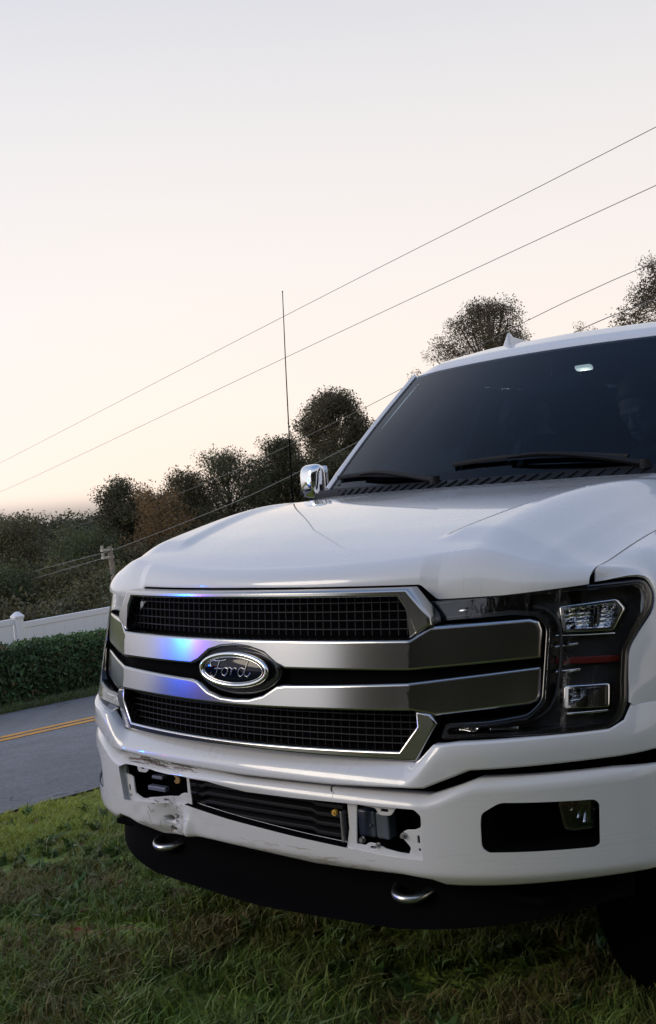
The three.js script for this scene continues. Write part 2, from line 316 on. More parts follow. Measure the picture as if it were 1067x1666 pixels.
function grassField(label, spots, geos) {
  const R = rng(77), per = geos.map(() => []);
  spots.forEach((s, i) => per[Math.floor(R() * geos.length)].push(s));
  per.forEach((list, k) => {
    const im = new THREE.InstancedMesh(geos[k], grassMat, list.length), q = new THREE.Object3D(), c = new THREE.Color();
    im.name = numbered('grass'); im.castShadow = im.receiveShadow = true; tag(im, label[k] || label[0], 'grass', null, 'stuff');
    list.forEach(([x, z, h, r, g, b], i) => { q.position.set(x, ground(x, z) - 0.004, z); q.rotation.set((R() - 0.5) * 0.3, R() * 6.283, (R() - 0.5) * 0.3); q.scale.set(h, h, h); q.updateMatrix(); im.setMatrixAt(i, q.matrix); im.setColorAt(i, c.setRGB(r, g, b)); });
    scene.add(im);
  });
}
{
  const R = rng(5), near = [], far = [];
  for (let i = 0; i < 26000; i++) {
    const x = mix(-3.6, 2.4, R()), z = mix(-4.2, 1.6, R()), [s, n] = roadCoord(x, z);
    if (n < NEAR + 0.02 + edgeWobble(s, 5)) continue;
    const patch = 0.6 * vnoise(x * 1.5, z * 1.5, 71) + 0.4 * vnoise(x * 5, z * 5, 72), dry = sstep(0.53, 0.70, 0.5 * vnoise(x * 2.0 + 9, z * 2.0, 73) + 0.25 * vnoise(x * 7, z * 7, 74) + 0.25 * R());
    const verge = sstep(1.9, 0.3, n - NEAR);      // fresher, yellower grass along the road edge
    let r = mix(0.115, 0.165, R()), g = mix(0.165, 0.235, R()), b = mix(0.016, 0.03, R());
    r = mix(r, 0.185, dry * 0.7); g = mix(g, 0.115, dry * 0.7); b = mix(b, 0.045, dry * 0.7);
    r = mix(r, 0.40, verge * 0.95); g = mix(g, 0.44, verge * 0.95); b = mix(b, 0.06, verge * 0.9);
    if (vnoise(x * 4.5, z * 4.5, 76) < 0.22 && R() < 0.75) continue;
    near.push([x, z, mix(0.55, 1.25, patch) * (1 - 0.35 * verge) * mix(0.75, 1.2, R()), r, g, b]);
  }
  grassField(['long uneven lawn grass around and under the parked truck', 'taller seeding grass tufts round the parked truck', 'short matted lawn grass round the parked truck'], near, [tuftGeo(1, 20, 0.035, 0.085, 0.07), tuftGeo(2, 14, 0.05, 0.125, 0.06), tuftGeo(3, 24, 0.02, 0.055, 0.08)]);
  const weeds = [];
  for (let i = 0; i < 900; i++) { const x = mix(-3.2, 1.6, R()), z = mix(-2.6, 1.2, R()), [s, n] = roadCoord(x, z); if (n < NEAR + 0.05 || vnoise(x * 3, z * 3, 75) < 0.52) continue; weeds.push([x, z, mix(0.7, 1.3, R()), mix(0.06, 0.10, R()), mix(0.11, 0.17, R()), 0.025]); }
  grassField(['broad-leaved weeds growing in the lawn grass'], weeds, [tuftGeo(6, 9, 0.03, 0.075, 0.03, 4.2)]);
  for (let i = 0; i < 5200; i++) {                 // the strip between the far road edge and the hedge, and the verge further along
    const s = mix(-11, 14, R()), n = mix(FAR - 0.62, FAR - 0.0, R()), [x, z] = onRoad(s, n);
    far.push([x, z, mix(0.7, 1.5, R()), mix(0.075, 0.12, R()), mix(0.105, 0.15, R()), mix(0.02, 0.04, R())]);
  }
  for (let i = 0; i < 3000; i++) { const s = mix(-2, 9, R()), n = NEAR + 0.02 + R() * R() * 1.2, [x, z] = onRoad(s, n); if (x > -3.6 && z > -4.2) continue; far.push([x, z, mix(0.7, 1.3, R()), mix(0.09, 0.13, R()), mix(0.12, 0.16, R()), 0.03]); }
  grassField(['strip of cut grass along the foot of the hedge'], far, [tuftGeo(4, 18, 0.05, 0.12, 0.16)]);
}

// ---------------------------------------------------------------- leaves, hedge, trees
function leafClump(seed, n, rad, leaf) {
  const R = rng(seed), pos = [];
  for (let i = 0; i < n; i++) {
    const d = V(R() - 0.5, R() - 0.5, R() - 0.5).normalize().multiplyScalar(rad * Math.pow(R(), 0.45)), L = leaf * mix(0.6, 1.3, R());
    const a = V(R() - 0.5, R() - 0.5, R() - 0.5).normalize(), b = V(R() - 0.5, R() - 0.5, R() - 0.5).cross(a).normalize(), nn = a.clone().cross(b);
    const p0 = d.clone().addScaledVector(a, -L), p2 = d.clone().addScaledVector(a, L), p1 = d.clone().addScaledVector(b, L * 0.45).addScaledVector(nn, L * 0.18), p3 = d.clone().addScaledVector(b, -L * 0.45).addScaledVector(nn, L * 0.18);
    pos.push(...p0.toArray(), ...p1.toArray(), ...p2.toArray(), ...p0.toArray(), ...p2.toArray(), ...p3.toArray());
  }
  const g = new THREE.BufferGeometry(); g.setAttribute('position', new THREE.Float32BufferAttribute(pos, 3)); g.computeVertexNormals(); return g;
}
const leafMat = phys(0xffffff, 0.75, 0, { transmission: 0.3, thickness: 0, side: THREE.DoubleSide });
const barkTex = dataTex(256, (u, v) => { const n = 0.5 * vnoise(u * 24, v * 4, 81, 24) + 0.5 * vnoise(u * 60, v * 20, 82, 60); return [0.24 + 0.16 * n, 0.20 + 0.14 * n, 0.16 + 0.11 * n]; }, true, 2);
const barkMat = std(0xffffff, 0.95, 0, { map: barkTex, bumpMap: barkTex, bumpScale: 0.02 });
const CL = { big: [leafClump(11, 130, 0.43, 0.046), leafClump(12, 130, 0.43, 0.05)], fine: [leafClump(13, 120, 0.37, 0.034), leafClump(16, 120, 0.37, 0.037)], hedge: [leafClump(14, 34, 0.13, 0.032)] };
function crown(parent, name, centres, per, rad, clump, col, seed, flat = 0.75) {
  const R = rng(seed), list = [];
  for (const [x, y, z, r] of centres) {
    const n = Math.round(per * r * r);
    for (let i = 0; i < n; i++) {
      const d = V(R() - 0.5, R() - 0.5, R() - 0.5).normalize().multiplyScalar(r * Math.pow(R(), 0.38));
      list.push([x + d.x, y + d.y * flat, z + d.z]);
    }
  }
  const im = new THREE.InstancedMesh(clump, leafMat, list.length), q = new THREE.Object3D(), c = new THREE.Color();
  im.name = name; im.userData.kind = 'stuff'; im.castShadow = im.receiveShadow = true;
  list.forEach(([x, y, z], i) => { q.position.set(x, y, z); q.rotation.set(R() * 6.28, R() * 6.28, R() * 6.28); q.scale.setScalar(rad * mix(0.65, 1.25, R())); q.updateMatrix(); im.setMatrixAt(i, q.matrix); const k = mix(0.8, 1.25, R()), w = R() * 0.25; c.setRGB(col[0] * k * (1 + w * 0.5), col[1] * k, col[2] * k); im.setColorAt(i, c); });
  parent.add(im); return im;
}
// a tree: height and crown width in metres, bare = share of the height without leaves; limbs carry clumps of leaves with gaps between
function tree(name, label, x, z, { top, w, bare = 0.3, blobs = 16, per = 40, col, seed, kind = 'big', size = 1, lean = 0, shape = 0.5, flat = 0.75, tuft = 1, grp }) {
  const t = thing(name, label, 'tree', grp), R = rng(seed), y0 = ground(x, z) - 0.15, h = top - y0;
  t.position.set(x, y0, z);
  const limbs = [], centres = [], tr = 0.018 * h + 0.05;
  limbs.push(tapered([[0, 0, 0], [lean * h * 0.2 + 0.04 * h * (R() - 0.5), h * 0.35, 0.03 * h * (R() - 0.5)], [lean * h * 0.6, h * 0.7, 0], [lean * h, h * 0.96, 0]], tr, tr * 0.18, 12, 7));
  for (let i = 0; i < blobs; i++) {
    const f = bare + (1 - bare) * (i + 0.6 * R()) / blobs, prof = Math.pow(Math.sin(Math.PI * clamp((f - bare) / (1 - bare) * (1 - 0.15) + 0.15)), shape), a = i * 2.39996 + R() * 0.9, rr = w * 0.5 * prof * Math.sqrt(mix(0.1, 1, R())) * (1.02 - 0.2 * tuft);
    const r = mix(0.13, 0.26, R()) * w * tuft * mix(0.75, 1, prof), cx = lean * h * f + Math.cos(a) * rr, cz = Math.sin(a) * rr, cy = Math.min(h - r * 0.6, h * f);
    centres.push([cx, cy, cz, r]);
    const sy = Math.max(h * 0.12, cy - rr * 0.8 - 0.1 * h);
    limbs.push(tapered([[lean * sy, sy, 0], [mix(lean * sy, cx, 0.5), mix(sy, cy, 0.4), cz * 0.5], [cx, cy, cz]], tr * 0.32, 0.012, 6, 5));
  }
  mesh('trunk', join(limbs), barkMat, t);
  const geos = CL[kind];
  crown(t, 'crown', centres, per, size, geos[seed % geos.length], col, seed + 1, flat);
  return t;
}
const dark = [0.066, 0.070, 0.025], olive = [0.115, 0.112, 0.044], green = [0.078, 0.104, 0.034], brown = [0.20, 0.125, 0.045];
// left of the truck, beyond the fence (top: height of the treetop)
tree('broadleaf_tree', 'wispy olive tree behind the fence, standing farthest from the truck', -29.4, -19.6, { top: 1.0, w: 4.6, bare: 0.1, blobs: 26, per: 20, col: olive, seed: 101, kind: 'fine', size: 1.15 });
tree('broadleaf_tree', 'olive tree behind the white fence with an open feathery crown', -25.2, -19.6, { top: 0.62, w: 3.4, bare: 0.08, blobs: 20, per: 24, col: green, seed: 102, kind: 'fine', size: 1.15 });
tree('broadleaf_tree', 'dense dark rounded tree beyond the end of the hedge', -28.6, -23.7, { top: 2.0, w: 2.7, bare: 0.08, blobs: 36, per: 80, tuft: 0.75, col: dark, seed: 103, size: 0.9 });
tree('broadleaf_tree', 'thin rusty brown tree between two dark trees', -23.6, -21.0, { top: 1.65, w: 2.2, bare: 0.1, blobs: 20, per: 44, col: brown, seed: 104, kind: 'fine' });
tree('broadleaf_tree', 'dark olive tree rising just behind the rusty brown one', -27.6, -26.0, { top: 2.15, w: 3.2, bare: 0.08, blobs: 40, per: 46, tuft: 0.75, col: [0.082, 0.078, 0.030], seed: 105, kind: 'fine', size: 1.2 });
tree('broadleaf_tree', 'broad dark tree in the middle of the tree line beside the whip aerial', -26.9, -27.4, { top: 2.85, w: 3.6, bare: 0.08, blobs: 42, per: 46, tuft: 0.75, col: [0.070, 0.080, 0.028], seed: 106, kind: 'fine', size: 1.2 });
tree('broadleaf_tree', 'dark tree under the lone round crown, behind the door mirror', -26.0, -29.6, { top: 3.2, w: 3.6, bare: 0.08, blobs: 42, per: 54, tuft: 0.75, col: dark, seed: 107, size: 0.9 });
tree('broadleaf_tree', 'dark bushy tree crossed by the power lines behind the bonnet', -24.3, -30.8, { top: 2.45, w: 3.4, bare: 0.06, blobs: 34, per: 60, tuft: 0.8, col: dark, seed: 108, size: 0.9 });
tree('pine_tree', 'tall tree with a lone rounded crown of layered tufts above the tree line', -27.2, -34.0, { top: 5.05, w: 3.1, bare: 0.60, blobs: 44, per: 70, col: [0.085, 0.078, 0.034], seed: 109, kind: 'fine', size: 1.25, lean: 0.02, shape: 0.4, flat: 0.5, tuft: 0.62 });
tree('pine_tree', 'tall spreading tree rising behind the roof of the truck', -18.4, -32.4, { top: 7.3, w: 5.9, bare: 0.52, blobs: 56, per: 38, col: [0.10, 0.084, 0.042], seed: 110, kind: 'fine', size: 1.1, shape: 0.7, flat: 0.45, tuft: 0.42 });
tree('pine_tree', 'small distant treetop just showing above the truck roof', -22.5, -48.0, { top: 7.9, w: 1.9, bare: 0.7, blobs: 12, per: 40, col: olive, seed: 111, kind: 'fine' });
tree('broadleaf_tree', 'big dark brownish tree behind the cab crossed by a thick cable', -9.9, -29.2, { top: 7.35, w: 4.3, bare: 0.3, blobs: 54, per: 42, col: [0.085, 0.068, 0.034], seed: 112, kind: 'fine', size: 1.15, tuft: 0.6, flat: 0.6 });
[[-43.4, -28.9, 0.75, 6.5], [-41.6, -31.3, 0.5, 6.0], [-40.4, -33.2, 0.6, 6.0], [-45.6, -27.0, 1.1, 6.5], [-38.8, -35.6, 1.2, 6.0]].forEach(([x, z, top, w], i) => tree('distant_tree', ['distant tree filling the low gap beside the wispy olive tree', 'distant tree showing above the slack cables', 'distant tree in the gap before the rounded dark tree', 'distant tree past the wispy olive tree', 'distant tree half hidden by the rounded dark tree'][i], x, z, { top, w, bare: 0.05, blobs: 26, per: 22, col: [0.070, 0.080, 0.034], seed: 170 + i, size: 1.5, grp: 'far wood beyond the fence' }));
// undergrowth that closes the view under the crowns
function shrub(label, x, z, top, w, col, seed) {
  const h = top - ground(x, z);
  const t = thing('shrub', label, 'shrub', 'undergrowth behind the white fence'), R = rng(seed); t.position.set(x, ground(x, z) - 0.05, z);
  const cs = [], st = []; for (let i = 0; i < 12; i++) { const a = i * 2.4, r = w * 0.42 * Math.sqrt(R()), y = h * mix(0.2, 0.8, R()), c = [Math.cos(a) * r, y, Math.sin(a) * r, w * mix(0.16, 0.26, R())]; cs.push(c); st.push(tapered([[0, 0, 0], [c[0] * 0.4, y * 0.6, c[2] * 0.4], c.slice(0, 3)], 0.04, 0.01, 5, 5)); }
  mesh('stem', join(st), barkMat, t); crown(t, 'crown', cs, 70, 1, CL.big[seed % 2], col, seed + 3);
}
[[-26.5, -16.8, -0.1, 4.0, green], [-22.9, -17.8, -0.3, 3.6, olive], [-23.4, -21.4, 0.1, 4.0, dark], [-23.8, -22.9, 0.5, 4.0, dark], [-22.4, -25.2, 0.9, 4.2, dark], [-21.6, -28.0, 1.2, 4.4, dark], [-19.4, -29.6, 1.3, 4.2, dark], [-32.0, -17.0, 0.0, 4.6, green]].forEach(([x, z, h, w, c], i) =>
  shrub(['green shrub at the foot of the wispy olive tree', 'olive shrub between the capped fence post and the feathery tree', 'dark shrub right behind the leaning pole', 'dark shrub in front of the rounded dark tree', 'dark shrub under the rusty brown tree', 'dark shrub under the broad tree beside the whip aerial', 'dark shrub low behind the door mirror', 'green shrub at the far end of the tree line, beyond the wispy tree'][i], x, z, h, w, c, 140 + i));

[[1.6, 0.95], [3.4, 1.15], [5.0, 1.0], [6.6, 1.2], [8.4, 1.1]].forEach(([s, h], i) => { const [x, z] = onRoad(s, -7.3 - 0.4 * (i % 2)); shrub(['low bush showing just over the fence beside its capped post', 'low olive bush over the fence, next to the capped post bush', 'low dark bush over the middle of the fence', 'low bush over the fence where it meets the truck', 'low bush over the fence hidden by the truck grille'][i], x, z, -0.95 + 0.7 * h, 2.0, [green, olive, dark, green, dark][i], 160 + i); });

{ // clipped hedge along the far side of the road
  const t = thing('hedge', 'long clipped dark green hedge between the road and the white fence', 'hedge');
  const R = rng(90), n0 = FAR - 0.6, n1 = FAR - 1.65, top = s => 0.60 + 0.10 * vnoise(s * 0.35, 2, 91) + 0.05 * vnoise(s * 1.4, 3, 92);
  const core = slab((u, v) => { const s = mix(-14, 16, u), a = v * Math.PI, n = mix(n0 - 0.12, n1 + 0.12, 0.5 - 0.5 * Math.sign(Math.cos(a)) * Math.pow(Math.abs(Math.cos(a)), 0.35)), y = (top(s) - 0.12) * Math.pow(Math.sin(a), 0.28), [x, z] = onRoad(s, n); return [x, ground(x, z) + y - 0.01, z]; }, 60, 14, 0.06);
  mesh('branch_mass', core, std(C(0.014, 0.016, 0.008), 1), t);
  const list = [];
  for (let i = 0; i < 15000; i++) {
    const s = mix(-14, 16, R()), h = top(s), f = R(); let n, y;
    if (f < 0.62) { y = h * Math.pow(R(), 0.8); n = n0 - 0.14 * Math.pow(y / h, 6) + 0.05 * (R() - 0.5) + 0.07 * (vnoise(s * 2.2, y * 3, 93) - 0.5); }
    else if (f < 0.95) { n = mix(n0 - 0.05, n1, R()); y = h - 0.06 * R(); } else { n = n1; y = h * R(); }
    const [x, z] = onRoad(s, n); list.push([x, ground(x, z) + y, z]);
  }
  const im = new THREE.InstancedMesh(CL.hedge[0], leafMat, list.length), q = new THREE.Object3D(), c = new THREE.Color(); im.name = 'foliage'; im.userData.kind = 'stuff'; im.castShadow = im.receiveShadow = true;
  list.forEach(([x, y, z], i) => { q.position.set(x, y, z); q.rotation.set(R() * 6.28, R() * 6.28, R() * 6.28); q.scale.setScalar(mix(0.7, 1.3, R())); q.updateMatrix(); im.setMatrixAt(i, q.matrix); const k = mix(0.6, 1.4, R()) * mix(0.75, 1.25, vnoise(x * 1.6 + z * 1.1, y * 3, 95)), br = R() < 0.03 ? 1 : 0; c.setRGB((br ? 0.16 : 0.06) * k, (br ? 0.09 : 0.125) * k, 0.032 * k); im.setColorAt(i, c); });
  t.add(im);
}
{ // white vinyl fence: posts with caps, rails and tongued boards
  const t = thing('vinyl_fence', 'white vinyl privacy fence with capped posts behind the hedge', 'fence');
  const vinyl = phys(C(0.86, 0.86, 0.87), 0.45), n = -5.5, H = s => 1.17, bay = 2.4, s0 = -11.7;
  const post = new RoundedBoxGeometry(0.127, 1.11, 0.127, 2, 0.008), cap = new THREE.CylinderGeometry(0.03, 0.108, 0.06, 4, 1).rotateY(Math.PI / 4), rim = new RoundedBoxGeometry(0.15, 0.03, 0.15, 2, 0.006), board = new RoundedBoxGeometry(0.03, 0.88, 0.1728, 1, 0.0015), rail = new RoundedBoxGeometry(0.05, 0.09, bay - 0.13, 2, 0.01);
  const ang = Math.atan2(RD[0], RD[1]);
  for (let i = 0; i <= 11; i++) {
    const s = s0 + i * bay, [x, z] = onRoad(s, n), y = ground(x, z);
    const p = mesh('post', post, vinyl, t); p.position.set(x, y + 0.555 - 0.02, z); p.rotation.y = ang;
    const r = mesh('cap_rim', rim, vinyl, p); r.position.y = 0.56; const c = mesh('cap', cap, vinyl, p); c.position.y = 0.605;
    if (i === 11) break;
    const [x2, z2] = onRoad(s + bay, n), y2 = ground(x2, z2), pitch = Math.atan2(y2 - y, bay), mx = (x + x2) / 2, mz = (z + z2) / 2, my = (y + y2) / 2;
    const g = group('panel', t); g.position.set(mx, my, mz); g.rotation.order = 'YXZ'; g.rotation.set(pitch, ang, 0);
    for (const ry of [0.1, 1.0]) { const m = mesh('rail', rail, vinyl, g); m.position.y = ry; }
    for (let k = 0; k < 13; k++) { const m = mesh('board', board, vinyl, g); m.position.set(0, 0.55, (k - 6) * 0.1735); }
  }
}
// ---------------------------------------------------------------- the pickup truck
const truck = thing('pickup_truck', 'white pickup truck with a damaged front bumper parked on the grass beside the road', 'truck');
const zg = (x, y) => -0.02 - 0.24 * x * x - 0.10 * (y - 0.93) - 1.0 * Math.max(0, Math.abs(x) - 0.72) ** 2;           // grille face
const zh = (x, y) => -0.03 - 0.24 * x * x - 2.0 * Math.max(0, Math.abs(x) - 0.70) ** 2 - 0.30 * (y - 0.85);           // headlamp face
const zb0 = x => -0.09 * x * x - 1.2 * Math.max(0, Math.abs(x) - 0.5) ** 2;                                           // bumper face
function wrap(s) {                     // bumper plan: distance s along it -> x, z; it turns round the corner beyond 0.93
  const a = Math.abs(s), g = Math.sign(s) || 1;
  if (a <= 0.93) return [s, zb0(s)];
  const q = a - 0.93; return [g * (0.93 + 0.075 * (1 - Math.exp(-q / 0.085))), zb0(0.93) - 1.2 * q];
}
const onGrille = off => (a, b, d) => [a, b, zg(a, b) + off + d];
const onLamp = off => (a, b, d) => [a, b, zh(a, b) + off + d];
const onBumper = (off, prof = () => 0) => (a, b, d) => { const [x, z] = wrap(a); return [x, b, z + off + d + prof(a, b)]; };
const sym = half => [...half, ...mirrorPts(half)];               // half outline from the middle at the top round to the middle at the bottom

// --- hood
const hoodMid = [[-1.25, 1.352], [-1.0, 1.340], [-0.7, 1.314], [-0.42, 1.266], [-0.25, 1.224], [-0.145, 1.187], [-0.10, 1.165]];
function hoodTop(x, z) {
  const ax = Math.abs(x), y = smoothTable(hoodMid, z), k = mix(0.72, 1, sstep(-0.15, -0.45, z)), xc = 0.47 + Math.max(0, -0.28 - z) * 0.257;
  const drop = k * (0.068 * sstep(0.59 + 0.05 * sstep(-0.4, -1.1, z), 0.80, ax) + 0.042 * sstep(0.74, 0.87, ax)) + 0.006 * (ax / 0.6) ** 2 * sstep(0.5, 0, 0);
  const rise = 0.013 * sstep(xc - 0.028, xc + 0.028, ax) * sstep(-0.27, -0.36, z);
  return y - drop + rise;
}
const hoodHalf = z => 0.853 - 0.045 * sstep(-0.8, -1.35, z);
const hoodBottom = x => interp([[0, 1.139], [0.495, 1.137], [0.535, 1.100], [0.685, 1.104], [0.87, 1.117]], Math.abs(x));
const zNose = x => zh(x, 1.12) + 0.016;
const hoodRear = x => -1.205 - 0.17 * (x / 0.82) ** 2;
function hoodP(u, v) {
  const rowsFront = 0.16, U = u * 2 - 1;
  if (v < rowsFront) {
    const t = v / rowsFront, x = U * 0.853, z0 = zNose(x), zt = z0 - 0.05, yb = hoodBottom(x), yt = hoodTop(x, zt), a = t * Math.PI / 2;
    return [x, mix(yb, yt, mix(t, Math.sin(a), 0.6)), z0 - 0.05 * (1 - Math.cos(a)) - 0.0 * t];
  }
  const t = (v - rowsFront) / (1 - rowsFront), x0 = U * 0.853, zt = zNose(x0) - 0.05, z = mix(zt, hoodRear(x0), Math.pow(t, 1.15)), x = U * hoodHalf(z);
  return [x, hoodTop(x, z), z];
}
mesh('hood', slab(hoodP, 240, 130, 0.012, { crease: 0.9 }), M.paint, truck);

// --- fenders
function fenderSection(z) {
  const xs = hoodHalf(z) + 0.006, ys = hoodTop(hoodHalf(z), z), r = 0.47, dz = z + 0.95;
  const yb = Math.abs(dz) < r ? 0.42 + Math.sqrt(r * r - dz * dz) : dz > 0 ? 0.842 : 0.50;
  const bot = z > -0.52 ? 0.842 : yb, f = y => Math.max(y, bot);
  return [[xs, ys, z], [xs + 0.045, ys - 0.010, z], [xs + 0.095, ys - 0.038, z], [0.982, ys - 0.085, z], [0.998, ys - 0.15, z], [1.005, f(0.98), z], [1.006, f(0.93), z], [1.006, f(0.89), z], [1.003, bot - 0.0005, z]];
}
const fenderFront = [[0.859, 1.119], [0.938, 1.120], [0.954, 1.083], [0.954, 1.044], [0.933, 0.994], [0.921, 0.958], [0.921, 0.905], [0.923, 0.868], [0.924, 0.843]].map(([x, y]) => [x, y, zh(x, y) + 0.002]);
{
  const rows = [fenderFront], sec = fenderSection(-0.54);
  for (const [z, t] of [[-0.350, 0.14], [-0.385, 0.32], [-0.43, 0.55], [-0.49, 0.82]]) rows.push(fenderFront.map((p, i) => i ? [mix(p[0], sec[i][0], 1 - (1 - t) ** 1.7), mix(p[1], sec[i][1], t), mix(p[2], -0.54, t)] : [0.859, z > -0.36 ? 1.150 : hoodTop(0.853, z), z]));
  for (const z of [-0.55, -0.62, -0.70, -0.80, -0.95, -1.10, -1.25, -1.35, -1.40, -1.5, -1.62]) rows.push(fenderSection(z));
  const g = slab(gridRows(rows), 40, 60, 0.006, { crease: 0.8 });
  mesh('fender', mirrorX(g), M.paint, truck); mesh('fender', g, M.paint, truck);
  for (const s of [1, -1]) mesh('wheel_arch_liner', (() => { const q = new THREE.CylinderGeometry(0.50, 0.50, 0.26, 28, 1, true, -Math.PI / 2, Math.PI); q.rotateX(Math.PI / 2).rotateY(Math.PI / 2); q.translate(0, 0.42, -0.95); const p = q.attributes.position; q.translate(s * 0.86, 0, 0); return q; })(), M.black, truck);
}

// --- grille
const grille = group('grille', truck);
{
  mesh('backing', ext(roundPoly([[-0.74, 0.75], [0.74, 0.75], [0.74, 1.12], [-0.74, 1.12]], 0.01), { depth: 0.01, bevel: 0.002, map: onGrille(-0.075) }), M.black, grille);
  const frameMap = onGrille(0.012);
  const upper = [[0.0, 1.136], [0.500, 1.1345], [0.553, 1.069], [0.556, 1.049], [0.507, 1.019], [0.499, 1.019], [0.514, 1.034], [0.492, 1.090], [0.474, 1.1165], [0.0, 1.1185]];
  mesh('upper_frame', ext([...upper.slice(0), ...mirrorPts(upper).slice(1, -1)], { depth: 0.05, bevel: 0.006, seg: 3, map: frameMap }), M.satin, grille);
  const lower = [[0, 0.7565], [0.475, 0.7585], [0.519, 0.817], [0.517, 0.8515], [0.552, 0.8455], [0.566, 0.824], [0.516, 0.737], [0, 0.7415]];
  mesh('lower_frame', ext([...lower, ...mirrorPts(lower).slice(1, -1)], { depth: 0.05, bevel: 0.005, seg: 3, map: onGrille(0.016) }), M.satin, grille);
  // the two satin bars: flat across the middle, swept back from a crease into the headlamps, leaning back a little
  const barMap = off => (a, b, d) => { const k = Math.max(0, Math.abs(a) - 0.507); return [a, b, zg(a, b) + off + d - 0.30 * k - 0.05 * (b - 0.93)]; };
  const ub = [[0.0, 1.0165], [0.507, 1.0165], [0.549, 1.0435], [0.744, 1.047], [0.761, 1.040], [0.767, 1.020], [0.766, 0.957], [0.505, 0.945], [0.168, 0.9455], [0.138, 0.957], [0.098, 0.983], [0.05, 0.995], [0.0, 0.999]];
  mesh('upper_bar', ext([...ub, ...mirrorPts(ub).slice(1, -1)], { depth: 0.045, bevel: 0.0065, seg: 4, max: 0.013, map: barMap(0.022), crease: 0.35 }), M.satin, grille);
  const lb = [[0.0, 0.8655], [0.05, 0.8675], [0.098, 0.879], [0.143, 0.9035], [0.168, 0.907], [0.504, 0.918], [0.764, 0.938], [0.767, 0.932], [0.766, 0.874], [0.760, 0.861], [0.745, 0.8545], [0.562, 0.8405], [0.513, 0.8530], [0.0, 0.8480]];
  mesh('lower_bar', ext([...lb, ...mirrorPts(lb).slice(1, -1)], { depth: 0.045, bevel: 0.0065, seg: 4, max: 0.013, map: barMap(0.022), crease: 0.35 }), M.satin, grille);
  mesh('gap_strip', ext([[-0.762, 0.90], [0.762, 0.90], [0.762, 0.97], [-0.762, 0.97]], { depth: 0.02, bevel: 0.002, map: barMap(-0.012) }), M.black, grille);
  // woven bars of the two openings
  const wire = phys(C(0.022, 0.022, 0.023), 0.45, 0, { specularIntensity: 0.8 }), bar = (pts, r) => tube(pts, r, Math.max(4, pts.length * 2), 5);
  const hline = (y, w, off, r) => { const p = []; for (let i = 0; i <= 14; i++) { const x = mix(-w, w, i / 14); p.push([x, y, zg(x, y) + off]); } return bar(p, r); };
  const halfAt = (y, up) => up ? interp([[1.019, 0.505], [1.034, 0.512], [1.09, 0.49], [1.117, 0.472]], y) : interp([[0.757, 0.474], [0.817, 0.517], [0.852, 0.516]], y);
  for (let i = 0; i < 4; i++) { const y = 1.037 + i * 0.0212; mesh('mesh_bar', hline(y, halfAt(y, true) + 0.012, -0.022, 0.0016), wire, grille); }
  for (let i = 0; i < 5; i++) { const y = 0.769 + i * 0.0165; mesh('mesh_bar', hline(y, halfAt(y, false) + 0.012, -0.020, 0.0017), wire, grille); }
  for (let i = -22; i <= 22; i++) {
    const x = i * 0.0228, up = [[x, 1.022, zg(x, 1.022) - 0.025], [x, 1.07, zg(x, 1.07) - 0.025], [x, 1.118, zg(x, 1.118) - 0.025]];
    mesh('mesh_bar', tube(up, 0.0013, 4, 5), wire, grille);
    if (Math.abs(i) < 22) mesh('mesh_bar', tube([[x, 0.755, zg(x, 0.755) - 0.026], [x, 0.80, zg(x, 0.80) - 0.026], [x, 0.852, zg(x, 0.852) - 0.026]], 0.0009, 4, 5), wire, grille);
  }
}
